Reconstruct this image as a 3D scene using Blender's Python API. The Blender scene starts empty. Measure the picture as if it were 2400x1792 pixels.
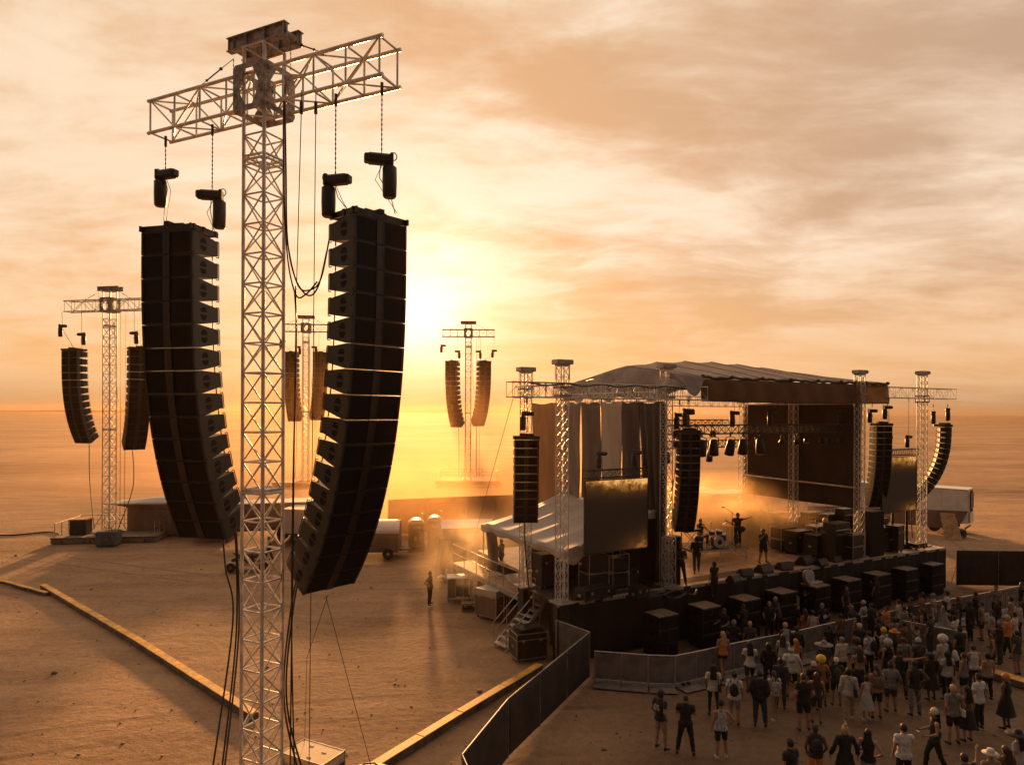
import bpy, math, random
import numpy as np
from mathutils import Vector, Matrix
R = math.radians
random.seed(7)
rng = np.random.default_rng(7)
SC = bpy.context.scene
COL = SC.collection

# ------------------------------------------------------------------ camera
CAM_H = 10.3
cam_data = bpy.data.cameras.new("camera")
cam = bpy.data.objects.new("camera", cam_data)
COL.objects.link(cam)
cam.location = (0, 0, CAM_H)
ROLL = 0.25
cam.rotation_euler = (Matrix.Rotation(R(90), 3, 'X') @ Matrix.Rotation(R(ROLL), 3, 'Z')).to_euler()
cam_data.sensor_width = 36
cam_data.lens = 24.0
cam_data.shift_y = 0.0279
cam_data.clip_start = 0.1
cam_data.clip_end = 9000
SC.camera = cam

# ------------------------------------------------------------------ world: dusk sky with thin cloud
SUN_AZ, SUN_EL = -8.0, 8.4          # azimuth right of the view axis, elevation
sun_dir = Vector((math.sin(R(SUN_AZ)) * math.cos(R(SUN_EL)), math.cos(R(SUN_AZ)) * math.cos(R(SUN_EL)), math.sin(R(SUN_EL))))
HAZE = 0.00016
world = bpy.data.worlds.new("World")
SC.world = world
world.use_nodes = True
nt = world.node_tree
nt.nodes.clear()

class NG:
    def __init__(s, t): s.t = t
    def n(s, typ, **kw):
        nd = s.t.nodes.new(typ)
        for k, v in kw.items():
            setattr(nd, k, v)
        return nd
    def put(s, sock, v):
        if isinstance(v, bpy.types.NodeSocket): s.t.links.new(v, sock)
        else:
            if hasattr(sock.default_value, '__len__') and not hasattr(v, '__len__'): v = [v] * len(sock.default_value)
            if hasattr(sock.default_value, '__len__') and len(sock.default_value) == 4 and len(v) == 3: v = (*v, 1)
            sock.default_value = v
    def math(s, op, a, b=0.0, c=None, clamp=False):
        nd = s.n('ShaderNodeMath', operation=op, use_clamp=clamp)
        s.put(nd.inputs[0], a); s.put(nd.inputs[1], b)
        if c is not None: s.put(nd.inputs[2], c)
        return nd.outputs[0]
    def vmath(s, op, a, b=(0, 0, 0)):
        nd = s.n('ShaderNodeVectorMath', operation=op)
        s.put(nd.inputs[0], a); s.put(nd.inputs[1], b)
        return nd.outputs['Value'] if op in ('DOT_PRODUCT', 'LENGTH') else nd.outputs[0]
    def mix(s, f, a, b, blend='MIX'):
        nd = s.n('ShaderNodeMix', data_type='RGBA', blend_type=blend)
        s.put(nd.inputs[0], f); s.put(nd.inputs[6], a); s.put(nd.inputs[7], b)
        return nd.outputs[2]
    def noise(s, vec, scale, detail=5, rough=.55, dist=0.0):
        nd = s.n('ShaderNodeTexNoise')
        if vec is not None: s.put(nd.inputs['Vector'], vec)
        nd.inputs['Scale'].default_value = scale; nd.inputs['Detail'].default_value = detail
        nd.inputs['Roughness'].default_value = rough; nd.inputs['Distortion'].default_value = dist
        return nd.outputs[0]
    def ramp(s, f, stops):
        nd = s.n('ShaderNodeValToRGB')
        e = nd.color_ramp.elements
        while len(e) < len(stops): e.new(.5)
        for i, (p, c) in enumerate(stops):
            e[i].position = p
            e[i].color = (*c, 1) if hasattr(c, '__len__') else (c, c, c, 1)
        s.put(nd.inputs[0], f)
        return nd.outputs[0]
    def smooth(s, x, lo, hi):
        nd = s.n('ShaderNodeMapRange', interpolation_type='SMOOTHSTEP')
        s.put(nd.inputs[0], x); s.put(nd.inputs[1], lo); s.put(nd.inputs[2], hi)
        return nd.outputs[0]

g = NG(nt)
tc = g.n('ShaderNodeTexCoord')
D = tc.outputs['Generated']
sep = g.n('ShaderNodeSeparateXYZ'); g.put(sep.inputs[0], D)
dx, dy, dz = sep.outputs
zc = g.math('MAXIMUM', dz, 0.0)
sky = g.n('ShaderNodeTexSky', sky_type='NISHITA', sun_disc=False, sun_elevation=R(SUN_EL), sun_rotation=R(SUN_AZ))
sky.dust_density = 4.0; sky.air_density = 1.5
base = g.mix(1.0, sky.outputs[0], (0.16, 0.115, 0.085), 'MULTIPLY')
# cloud sheet seen in perspective
inv = g.math('DIVIDE', 1.0, g.math('ADD', zc, 0.16))
cv = g.n('ShaderNodeCombineXYZ')
g.put(cv.inputs[0], g.math('MULTIPLY', dx, inv)); g.put(cv.inputs[1], g.math('MULTIPLY', dy, inv))
P = cv.outputs[0]
mp = g.n('ShaderNodeMapping'); g.put(mp.inputs[0], P)
mp.inputs['Rotation'].default_value = (0, 0, R(28)); mp.inputs['Scale'].default_value = (0.80, 1.40, 1)
warp = g.n('ShaderNodeTexNoise'); g.put(warp.inputs['Vector'], P); warp.inputs['Scale'].default_value = .9; warp.inputs['Detail'].default_value = 2
wv = g.vmath('SCALE', warp.outputs[1]); wv.node.inputs['Scale'].default_value = .55
Q = g.vmath('ADD', mp.outputs[0], wv)
c1 = g.noise(Q, 0.95, 8, .60, .25)
c2 = g.noise(Q, 3.4, 7, .60, .3)
c3 = g.noise(g.vmath('ADD', P, (7.3, 2.1, 0)), 0.38, 3, .5, .2)
cl = g.math('ADD', g.math('ADD', g.math('MULTIPLY', c1, .54), g.math('MULTIPLY', c2, .20)), g.math('MULTIPLY', c3, .26))
cl = g.smooth(cl, .41, .56)
# how far from the sun
sd = g.math('MAXIMUM', g.vmath('DOT_PRODUCT', D, tuple(sun_dir)), 0.0)
az = g.math('ARCTAN2', dx, dy)
side = g.smooth(az, -.15, .75)                      # 0 at the left, 1 at the right edge
dark = g.mix(side, (.78, .45, .235), (.60, .395, .265))
lite = g.mix(side, (1.0, .77, .55), (.97, .72, .53))
cloud = g.mix(cl, dark, lite)
hi = g.math('MULTIPLY', g.smooth(g.math('ADD', g.math('MULTIPLY', c2, .42), g.math('MULTIPLY', c1, .68)), .555, .72), .8)
cloud = g.mix(hi, cloud, (1.0, .86, .68))
# near the horizon everything melts into one amber band
hz = g.smooth(g.math('ADD', dz, g.math('MULTIPLY', c1, .05)), .30, .02)
amber = g.mix(side, (.93, .52, .21), (.90, .50, .22))
lowdim = g.math('ADD', .62, g.math('MULTIPLY', g.smooth(dz, -.005, .06), .38))
ambn = g.vmath('SCALE', amber); g.put(ambn.node.inputs['Scale'], lowdim); amber = ambn
col = g.mix(g.math('MULTIPLY', hz, .88), cloud, amber)
col = g.mix(.06, col, base)
gl = g.math('ADD', g.math('MULTIPLY', g.math('POWER', sd, 260.0), .75), g.math('ADD', g.math('MULTIPLY', g.math('POWER', sd, 90.0), .16), g.math('MULTIPLY', g.math('POWER', sd, 18.0), .0)))
glow = g.mix(1.0, g.mix(g.math('POWER', sd, 160.0), (.85, .60, .46), (1., .90, .80)), g.n('ShaderNodeCombineColor').outputs[0], 'MULTIPLY')
cc = glow.node.inputs[7].links[0].from_node
for i in range(3): g.put(cc.inputs[i], gl)
col = g.mix(1.0, col, glow, 'ADD')
# away from the sun the evening sky is dim and cooler
back = g.smooth(dy, .55, -.55)
col = g.mix(g.math('MULTIPLY', back, .94), col, (.108, .086, .079))
bg = g.n('ShaderNodeBackground'); g.put(bg.inputs[0], col); bg.inputs[1].default_value = 0.465
wo = g.n('ShaderNodeOutputWorld'); nt.links.new(bg.outputs[0], wo.inputs[0])

# ------------------------------------------------------------------ sun
sl = bpy.data.lights.new("sun", 'SUN'); sl.energy = 5.0; sl.angle = R(3.0); sl.color = (1.0, .48, .16)
so = bpy.data.objects.new("sun", sl); COL.objects.link(so)
so.rotation_euler = sun_dir.to_track_quat('Z', 'Y').to_euler()
so.location = sun_dir * 60

SC.view_settings.view_transform = 'Standard'; SC.view_settings.look = 'None'
SC.view_settings.exposure = 1.1; SC.view_settings.gamma = 1.0; SC.view_settings.use_curve_mapping = False
SC.render.engine = 'CYCLES'
cy = SC.cycles
cy.use_denoising = True
try: cy.denoiser = 'OPENIMAGEDENOISE'
except Exception: pass
cy.max_bounces = 6; cy.diffuse_bounces = 3; cy.glossy_bounces = 3; cy.transmission_bounces = 4; cy.volume_bounces = 0
cy.transparent_max_bounces = 12
cy.sample_clamp_indirect = 6.0
cy.volume_max_steps = 96; cy.volume_step_rate = 2.0

# ------------------------------------------------------------------ materials
def mat(name, col, rough=.6, metal=0.0, var=.18, vscale=6.0, bump=0.0, bscale=40.0, trans=0.0, spec=None, col2=None, stretch=None, emit=None):
    m = bpy.data.materials.new(name); m.use_nodes = True
    t = m.node_tree; g = NG(t)
    b = t.nodes['Principled BSDF']
    co = g.n('ShaderNodeTexCoord').outputs['Object']
    if stretch:
        mpn = g.n('ShaderNodeMapping'); g.put(mpn.inputs[0], co); mpn.inputs['Scale'].default_value = stretch; co = mpn.outputs[0]
    nz = g.noise(co, vscale, 6, .6)
    f = g.smooth(nz, .3, .7)
    c2 = col2 if col2 else tuple(max(0, c * (1 - var * 1.6)) for c in col)
    c1 = col if col2 else tuple(min(1, c * (1 + var)) for c in col)
    cc = g.mix(f, c2, c1)
    g.put(b.inputs['Base Color'], cc)
    g.put(b.inputs['Roughness'], g.math('ADD', g.math('MULTIPLY', nz, .25), max(0, rough - .12)))
    b.inputs['Metallic'].default_value = metal
    if spec is not None: b.inputs['Specular IOR Level'].default_value = spec
    if bump:
        bn = g.n('ShaderNodeBump'); bn.inputs['Strength'].default_value = bump; bn.inputs['Distance'].default_value = .03
        g.put(bn.inputs['Height'], g.noise(co, bscale, 4, .6))
        t.links.new(bn.outputs[0], b.inputs['Normal'])
    if trans:
        tr = g.n('ShaderNodeBsdfTranslucent'); g.put(tr.inputs[0], g.mix(.5, cc, (1, .8, .6), 'MIX'))
        mx = g.n('ShaderNodeMixShader'); mx.inputs[0].default_value = trans
        t.links.new(b.outputs[0], mx.inputs[1]); t.links.new(tr.outputs[0], mx.inputs[2])
        t.links.new(mx.outputs[0], t.nodes['Material Output'].inputs[0])
    return m

M = {}
M['alu'] = mat('aluminium', (.66, .62, .585), .36, .35, .2, 3, bump=.1, bscale=30)
M['alu_dull'] = mat('dull aluminium', (.38, .35, .33), .45, .3, .25, 4)
M['plate'] = mat('grey plate steel', (.30, .27, .25), .55, .2, .35, 7, bump=.2, bscale=25)
M['steel_dark'] = mat('dark steel', (.05, .045, .04), .45, .6, .3, 8)
M['cab'] = mat('speaker paint', (.013, .011, .010), .5, 0, .3, 5, bump=.15, bscale=90)
M['cab_side'] = mat('speaker side paint', (.024, .021, .019), .55, 0, .25, 5, bump=.15, bscale=90)
M['grille'] = mat('speaker grille', (.007, .006, .006), .7, 0, .3, 14, bump=.35, bscale=160, spec=.2)
M['black'] = mat('black plastic', (.018, .016, .015), .5, 0, .3, 9)
M['rubber'] = mat('black rubber', (.016, .014, .013), .65, 0, .2, 12)
M['cable'] = mat('cable jacket', (.014, .012, .011), .5, 0, .2, 9)
M['wire'] = mat('steel wire', (.06, .05, .045), .4, .6, .2, 9)
M['case'] = mat('case laminate', (.022, .019, .017), .35, 0, .3, 4)
M['ply'] = mat('dusty pale board', (.62, .46, .30), .7, 0, .18, 3, bump=.1)
M['deck'] = mat('stage deck', (.60, .42, .26), .36, 0, .25, 1.6, bump=.1, bscale=20)
M['deck_black'] = mat('stage deck edge', (.045, .036, .03), .5, 0, .35, 2.5)
M['skirt'] = mat('black stage drape', (.012, .010, .009), .85, 0, .3, 2, stretch=(3, 3, .3), bump=.5, bscale=4)
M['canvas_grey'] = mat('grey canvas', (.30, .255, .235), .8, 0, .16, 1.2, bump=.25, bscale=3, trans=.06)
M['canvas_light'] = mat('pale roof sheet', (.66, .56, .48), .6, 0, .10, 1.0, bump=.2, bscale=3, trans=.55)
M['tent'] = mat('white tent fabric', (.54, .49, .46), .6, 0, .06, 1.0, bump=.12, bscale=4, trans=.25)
M['fascia'] = mat('brown fascia mesh', (.17, .10, .05), .8, 0, .25, .7, bump=.2, bscale=5, trans=.22)
M['cur_gold'] = mat('backlit amber curtain', (.36, .22, .11), .8, 0, .2, .8, stretch=(1, 1, .3), trans=.35)
M['cur_taupe'] = mat('taupe curtain', (.25, .20, .175), .8, 0, .2, 1.0, stretch=(1, 1, .25), trans=.05)
M['cur_brown'] = mat('brown curtain', (.15, .115, .095), .8, 0, .22, 1.0, stretch=(1, 1, .25), trans=.04)
M['cur_pale'] = mat('pale curtain', (.42, .35, .30), .7, 0, .12, 1.0, stretch=(1, 1, .25), trans=.06)
M['cur_dark'] = mat('charcoal curtain', (.050, .042, .037), .75, 0, .3, 1.0, stretch=(1, 1, .25))
M['wall_dark'] = mat('dark mesh wall', (.035, .022, .015), .85, 0, .3, .5, bump=.2, bscale=2, trans=.06)
M['mesh_black'] = mat('black privacy mesh', (.022, .017, .014), .8, 0, .4, 2, bump=.3, bscale=8, trans=.05)
M['mesh_grey'] = mat('grey privacy mesh', (.10, .085, .075), .8, 0, .3, 2, bump=.3, bscale=8, trans=.05)
M['barrier'] = mat('barrier sheet metal', (.23, .20, .185), .6, .35, .22, 1.6, bump=.15, bscale=12)
M['barrier_rail'] = mat('barrier rail', (.5, .45, .41), .35, .7, .15, 3)
M['perim'] = mat('perimeter screen cloth', (.34, .21, .11), .85, 0, .15, .6, trans=.2)
M['white'] = mat('white painted panel', (.70, .66, .62), .45, 0, .07, 1.4)
M['offwhite'] = mat('weathered white panel', (.52, .47, .42), .55, 0, .14, 1.2)
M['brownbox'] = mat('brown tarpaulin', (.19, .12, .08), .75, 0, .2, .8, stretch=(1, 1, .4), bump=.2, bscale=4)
M['toilet'] = mat('toilet plastic', (.22, .14, .08), .5, 0, .12, 2)
M['toilet_roof'] = mat('toilet roof plastic', (.68, .60, .50), .4, 0, .08, 2, trans=.3)
M['sign_yellow'] = mat('yellow sign', (.75, .46, .06), .5)
M['sign_grey'] = mat('grey sign', (.50, .47, .43), .5)
M['ramp'] = mat('sunlit yellow ramp lid', (.70, .36, .05), .6, 0, .28, 2.5, bump=.2)  # sunlight on the ramp tops put into the lid's yellow
M['ramp_side'] = mat('grey ramp side', (.12, .10, .085), .7, 0, .3, 3)
M['wood'] = mat('plywood', (.45, .27, .13), .7, 0, .25, 3)
M['concrete'] = mat('concrete block', (.10, .105, .11), .8, 0, .25, 3, bump=.3)
M['sand_deck'] = mat('dusty platform boards', (.28, .20, .13), .8, 0, .25, 2)
M['tyre'] = mat('tyre', (.018, .017, .016), .8)
M['skin'] = mat('skin', (.36, .19, .12), .55, 0, .08, 8)
M['skin_dark'] = mat('dark skin', (.12, .062, .038), .55, 0, .08, 8)
M['eye'] = mat('eye', (.02, .015, .012), .3)
M['lip'] = mat('lip', (.25, .09, .07), .5)
M['glass'] = mat('lamp glass', (.5, .47, .42), .12, .2)
M['cymbal'] = mat('bronze cymbal', (.62, .40, .15), .3, .9)
M['drum_shell'] = mat('drum shell', (.10, .08, .07), .3, .3)
M['drum_head'] = mat('white drum head', (.66, .62, .58), .5)

# ------------------------------------------------------------------ geometry kit
def rotz(a): return Matrix.Rotation(a, 3, 'Z')
class MB:
    def __init__(s): s.v = []; s.f = []; s.mi = []; s.sm = []; s.cur = 0
    def add(s, vs, fs, smooth=False, mi=None):
        o = len(s.v); s.v.extend([tuple(v) for v in vs])
        for f in fs:
            s.f.append([i + o for i in f]); s.mi.append(s.cur if mi is None else mi); s.sm.append(smooth)
        return s
    def box(s, c, size, rot=None, mi=None, bev=0.0):
        x, y, z = [d / 2 for d in size]; c = Vector(c)
        if bev > 0:
            b = min(bev, x * .6, y * .6, z * .6)
            vs = []
            for sx in (-1, 1):
                for sy in (-1, 1):
                    for sz in (-1, 1):
                        vs += [Vector((sx * x, sy * (y - b), sz * (z - b))), Vector((sx * (x - b), sy * y, sz * (z - b))), Vector((sx * (x - b), sy * (y - b), sz * z))]
            def id(sx, sy, sz, k): return (((sx > 0) * 2 + (sy > 0)) * 2 + (sz > 0)) * 3 + k
            fs = []
            for a in (-1, 1):
                fs.append([id(a, -1, -1, 0), id(a, 1, -1, 0), id(a, 1, 1, 0), id(a, -1, 1, 0)][::a])
                fs.append([id(-1, a, -1, 1), id(1, a, -1, 1), id(1, a, 1, 1), id(-1, a, 1, 1)][::-a])
                fs.append([id(-1, -1, a, 2), id(1, -1, a, 2), id(1, 1, a, 2), id(-1, 1, a, 2)][::a])
                for b_ in (-1, 1):
                    fs.append([id(a, b_, -1, 0), id(a, b_, 1, 0), id(a, b_, 1, 1), id(a, b_, -1, 1)])
                    fs.append([id(a, -1, b_, 0), id(a, 1, b_, 0), id(a, 1, b_, 2), id(a, -1, b_, 2)])
                    fs.append([id(-1, a, b_, 1), id(1, a, b_, 1), id(1, a, b_, 2), id(-1, a, b_, 2)])
                    for c_ in (-1, 1): fs.append([id(a, b_, c_, 0), id(a, b_, c_, 1), id(a, b_, c_, 2)])
        else:
            vs = [Vector((sx * x, sy * y, sz * z)) for sx in (-1, 1) for sy in (-1, 1) for sz in (-1, 1)]
            fs = [[0, 1, 3, 2], [4, 6, 7, 5], [0, 4, 5, 1], [2, 3, 7, 6], [0, 2, 6, 4], [1, 5, 7, 3]]
        if rot is not None: vs = [rot @ v for v in vs]
        return s.add([v + c for v in vs], fs, False, mi)
    def bar(s, p, q, r, n=8, r2=None, caps=True, mi=None, smooth=True):
        p, q = Vector(p), Vector(q); d = q - p
        if d.length < 1e-6: return s
        d.normalize(); a = d.orthogonal().normalized(); b = d.cross(a)
        r2 = r if r2 is None else r2
        vs = []
        for P_, r_ in ((p, r), (q, r2)):
            for k in range(n):
                t = 2 * math.pi * k / n
                vs.append(P_ + a * (math.cos(t) * r_) + b * (math.sin(t) * r_))
        fs = [[k, (k + 1) % n, n + (k + 1) % n, n + k] for k in range(n)]
        s.add(vs, fs, smooth, mi)
        if caps: s.add(vs, [list(range(n))[::-1], list(range(n, 2 * n))], False, mi)
        return s
    def tube(s, pts, r, n=6, mi=None):
        pts = [Vector(p) for p in pts]; rs = r if hasattr(r, '__len__') else [r] * len(pts)
        vs = []; a = None
        for i, p in enumerate(pts):
            d = (pts[min(i + 1, len(pts) - 1)] - pts[max(i - 1, 0)]).normalized()
            a = d.orthogonal().normalized() if a is None else (a - d * a.dot(d)).normalized()
            b = d.cross(a)
            for k in range(n):
                t = 2 * math.pi * k / n
                vs.append(p + a * (math.cos(t) * rs[i]) + b * (math.sin(t) * rs[i]))
        fs = []
        for i in range(len(pts) - 1):
            for k in range(n):
                fs.append([i * n + k, i * n + (k + 1) % n, (i + 1) * n + (k + 1) % n, (i + 1) * n + k])
        fs += [list(range(n))[::-1], list(range((len(pts) - 1) * n, len(pts) * n))]
        return s.add(vs, fs, True, mi)
    def prism(s, poly, vec, mi=None):
        """poly: 3-D points of one cap, vec: extrusion."""
        n = len(poly); poly = [Vector(p) for p in poly]; vec = Vector(vec)
        vs = poly + [p + vec for p in poly]
        fs = [list(range(n))[::-1], list(range(n, 2 * n))] + [[k, (k + 1) % n, n + (k + 1) % n, n + k] for k in range(n)]
        return s.add(vs, fs, False, mi)
    def ball(s, c, r, nu=12, nv=8, rot=None, mi=None, z0=-1.0, z1=1.0):
        r = r if hasattr(r, '__len__') else (r, r, r); c = Vector(c); vs = []
        for j in range(nv + 1):
            zz = z0 + (z1 - z0) * j / nv
            ph = math.asin(max(-1, min(1, zz))) if (z0 > -1 or z1 < 1) else -math.pi / 2 + math.pi * j / nv
            for i in range(nu):
                t = 2 * math.pi * i / nu
                v = Vector((math.cos(ph) * math.cos(t) * r[0], math.cos(ph) * math.sin(t) * r[1], math.sin(ph) * r[2]))
                if rot is not None: v = rot @ v
                vs.append(c + v)
        fs = [[j * nu + i, j * nu + (i + 1) % nu, (j + 1) * nu + (i + 1) % nu, (j + 1) * nu + i] for j in range(nv) for i in range(nu)]
        return s.add(vs, fs, True, mi)
    def lathe(s, prof, n=16, c=(0, 0, 0), rot=None, mi=None):
        c = Vector(c); vs = []
        for (r_, z_) in prof:
            for k in range(n):
                t = 2 * math.pi * k / n; v = Vector((math.cos(t) * r_, math.sin(t) * r_, z_))
                vs.append(c + (rot @ v if rot is not None else v))
        fs = [[i * n + k, i * n + (k + 1) % n, (i + 1) * n + (k + 1) % n, (i + 1) * n + k] for i in range(len(prof) - 1) for k in range(n)]
        s.add(vs, fs, True, mi)
        s.add(vs[:n], [list(range(n))[::-1]], False, mi); s.add(vs[-n:], [list(range(n))], False, mi)
        return s
    def grid(s, fn, nu, nv, mi=None, smooth=True):
        vs = [fn(i / nu, j / nv) for j in range(nv + 1) for i in range(nu + 1)]
        fs = [[j * (nu + 1) + i, j * (nu + 1) + i + 1, (j + 1) * (nu + 1) + i + 1, (j + 1) * (nu + 1) + i] for j in range(nv) for i in range(nu)]
        return s.add(vs, fs, smooth, mi)
    def mesh(s, name, mats):
        me = bpy.data.meshes.new(name)
        me.from_pydata(s.v, [], s.f)
        for m in (mats if isinstance(mats, (list, tuple)) else [mats]): me.materials.append(m)
        me.polygons.foreach_set('material_index', s.mi); me.polygons.foreach_set('use_smooth', s.sm)
        me.update()
        return me
    def build(s, name, mats, parent=None, loc=None, rz=0.0):
        return obj(name, s.mesh(name, mats), parent, loc, rz)

def obj(name, me, parent=None, loc=None, rz=0.0):
    o = bpy.data.objects.new(name, me); COL.objects.link(o)
    if parent is not None: o.parent = parent
    if loc is not None: o.location = loc
    if rz: o.rotation_euler = (0, 0, rz)
    return o
def tag(o, label=None, cat=None, group=None, kind=None):
    if label: o['label'] = label
    if cat: o['category'] = cat
    if group: o['group'] = group
    if kind: o['kind'] = kind
    return o
def thing(name, label, cat, loc=(0, 0, 0), rz=0.0, group=None):
    return tag(obj(name, None, None, loc, rz), label, cat, group)
def copy_tree(o, parent=None):
    c = o.copy(); COL.objects.link(c)
    if parent is not None: c.parent = parent
    for ch in list(o.children): copy_tree(ch, c)
    return c
def again(o, label, loc=None, rz=None, group=None, scale=None):
    c = copy_tree(o); c['label'] = label
    if loc is not None: c.location = loc
    if rz is not None: c.rotation_euler = (0, 0, rz)
    if scale is not None: c.scale = (scale,) * 3 if not hasattr(scale, '__len__') else scale
    if group: c['group'] = group
    return c
def solidify(o, t):
    m = o.modifiers.new('thickness', 'SOLIDIFY'); m.thickness = t; m.offset = 0
    return o
def at(px, py, z=0.0):
    """where the sight line through that point of the photograph meets height z"""
    yh = 963 + (px - 1200) * .0044
    d = (CAM_H - z) * 1600 / (py - yh)
    return Vector(((px - 1200) / 1600 * d, d, z))
def ordinal(i): return ['first', 'second', 'third', 'fourth', 'fifth', 'sixth', 'seventh', 'eighth', 'ninth', 'tenth', 'eleventh', 'twelfth', 'thirteenth', 'fourteenth', 'fifteenth', 'sixteenth', 'seventeenth', 'eighteenth'][i]

def truss(mb, p0, p1, w, h, rc, rb, bay, up=(0, 0, 1), n=6, cross=True, skip=None, light=()):
    """four chord box truss from p0 to p1 (centre line), w across, h along up"""
    p0, p1 = Vector(p0), Vector(p1); d = (p1 - p0); L = d.length; d.normalize()
    up = Vector(up); side = d.cross(up).normalized(); up = side.cross(d).normalized()
    cor = [(-w / 2, -h / 2), (w / 2, -h / 2), (w / 2, h / 2), (-w / 2, h / 2)]
    def P(k, t): return p0 + d * t + side * cor[k % 4][0] + up * cor[k % 4][1]
    for k in range(4): mb.bar(P(k, 0), P(k, L), rc, n)
    nb = max(1, round(L / bay)); b = L / nb
    for i in range(nb + 1):
        if skip and skip[0] < i * b < skip[1]: continue
        for k in range(4): mb.bar(P(k, i * b), P(k + 1, i * b), rb, n - 1, caps=False)
    for i in range(nb):
        if skip and (skip[0] < i * b < skip[1] or skip[0] < (i + 1) * b < skip[1]): continue
        for k in range(4):
            cross_ = cross and k not in light
            if cross_ or (i + k) % 2 == 0: mb.bar(P(k, i * b), P(k + 1, (i + 1) * b), rb * .85, n - 1, caps=False)
            if cross_ or (i + k) % 2 == 1: mb.bar(P(k + 1, i * b), P(k, (i + 1) * b), rb * .85, n - 1, caps=False)
    return mb
# ------------------------------------------------------------------ ground: one sheet to the horizon
def hills(x, y):
    d = math.hypot(x, y - 40)
    k = min(1, max(0, (d - 110) / 300))
    a = math.sin(x * .011 + 1.3) * math.sin(y * .013 + .6) + .6 * math.sin(x * .027 + y * .019) + .35 * math.sin(x * .061 - y * .043)
    near = .010 * (math.sin(x * .9 + math.sin(y * .6)) * math.sin(y * .8 + 1.7) + math.sin(x * .31 + y * .23))
    fade = 1.0 if d > 14 else .5
    return k * a * .8 - k * .4 + near * fade - .06
mb = MB()
def sp(t, a=4.2): return math.sinh(t * a) / math.sinh(a)
NG_ = 240
mb.grid(lambda u, v: (lambda x, y: (x, y, hills(x, y)))(3000 * sp(u * 2 - 1, 5.0), 40 + 3000 * sp(v * 2 - 1, 5.0)), NG_, NG_)
m = bpy.data.materials.new('desert sand'); m.use_nodes = True
g = NG(m.node_tree); b = m.node_tree.nodes['Principled BSDF']
geo = g.n('ShaderNodeNewGeometry').outputs['Position']
mp = g.n('ShaderNodeMapping'); g.put(mp.inputs[0], geo); mp.inputs['Rotation'].default_value = (0, 0, R(-14)); mp.inputs['Scale'].default_value = (.35, 1, 1)
S = mp.outputs[0]
n1 = g.noise(S, .045, 7, .62, .6); n2 = g.noise(S, .6, 6, .62, .4); n3 = g.noise(geo, 3.2, 8, .68); n4 = g.noise(geo, 11., 6, .7)
cmb = g.math('ADD', g.math('ADD', g.math('MULTIPLY', n1, .42), g.math('MULTIPLY', n2, .26)), g.math('ADD', g.math('MULTIPLY', n3, .18), g.math('MULTIPLY', n4, .14)))
c = g.ramp(cmb, [(.36, (.15, .083, .045)), (.46, (.29, .175, .10)), (.54, (.41, .26, .155)), (.64, (.56, .37, .23))])
# stage shadow over the audience area, painted into the sand colour
sx = g.n('ShaderNodeSeparateXYZ'); g.put(sx.inputs[0], geo)
e = g.math('SUBTRACT', g.math('MULTIPLY', sx.outputs[0], .50), g.math('MULTIPLY', sx.outputs[1], .10))
crowd_shade = g.math('MULTIPLY', g.smooth(g.math('ADD', e, g.math('MULTIPLY', n2, 1.2)), -1.2, 1.2), g.smooth(sx.outputs[1], 62, 40))
# tyre ruts crossing the site
spx = g.n('ShaderNodeSeparateXYZ'); g.put(spx.inputs[0], geo); rut = None
for (ang_, off, amp_, ph) in ((62, -6.0, 1.6, 0.), (48, -16.5, 2.2, 1.), (15, 23.0, 1.5, 2.), (-8, 41.0, 2.5, .5), (80, -1.5, 1.2, 2.6), (35, -30., 2.6, .8)):
    ca_, sa_ = math.cos(R(ang_)), math.sin(R(ang_))
    al = g.math('ADD', g.math('MULTIPLY', spx.outputs[0], ca_), g.math('MULTIPLY', spx.outputs[1], sa_))
    ac = g.math('ADD', g.math('MULTIPLY', spx.outputs[0], -sa_), g.math('MULTIPLY', spx.outputs[1], ca_))
    dd = g.math('ABSOLUTE', g.math('SUBTRACT', g.math('SUBTRACT', ac, off), g.math('MULTIPLY', g.math('SINE', g.math('ADD', g.math('MULTIPLY', al, .11), ph)), amp_)))
    ln = g.smooth(g.math('ABSOLUTE', g.math('SUBTRACT', dd, .85)), .22, .08)
    rut = ln if rut is None else g.math('MAXIMUM', rut, ln)
rut = g.math('MULTIPLY', rut, g.smooth(n2, .40, .56))
c = g.mix(g.math('MULTIPLY', rut, .40), c, (.10, .058, .034))
c = g.mix(g.math('MULTIPLY', g.smooth(g.noise(geo, 1.1, 5, .75), .56, .70), .35), c, (.12, .07, .042))
c = g.mix(g.math('MULTIPLY', crowd_shade, .62), c, g.mix(n3, (.055, .040, .031), (.12, .088, .066)))
g.put(b.inputs['Base Color'], c); b.inputs['Roughness'].default_value = .92; b.inputs['Specular IOR Level'].default_value = .15
wv = g.n('ShaderNodeTexWave', wave_type='BANDS', bands_direction='Y'); g.put(wv.inputs[0], S); wv.inputs['Scale'].default_value = .42; wv.inputs['Distortion'].default_value = 9; wv.inputs['Detail'].default_value = 4; wv.inputs['Detail Scale'].default_value = 1.6
far = g.smooth(g.vmath('LENGTH', geo), 70, 240)
ht = g.math('ADD', g.math('SUBTRACT', g.math('MULTIPLY', n3, .8), g.math('MULTIPLY', rut, .10)), g.math('ADD', g.math('MULTIPLY', n4, .25), g.math('ADD', g.math('MULTIPLY', n2, .9), g.math('MULTIPLY', wv.outputs[1], .03))))
bn = g.n('ShaderNodeBump'); g.put(bn.inputs['Strength'], g.math('SUBTRACT', .62, g.math('MULTIPLY', far, .55))); bn.inputs['Distance'].default_value = .16
g.put(bn.inputs['Height'], ht); m.node_tree.links.new(bn.outputs[0], b.inputs['Normal'])
tag(mb.build('ground', m), kind='structure')
mb = MB()
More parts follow.
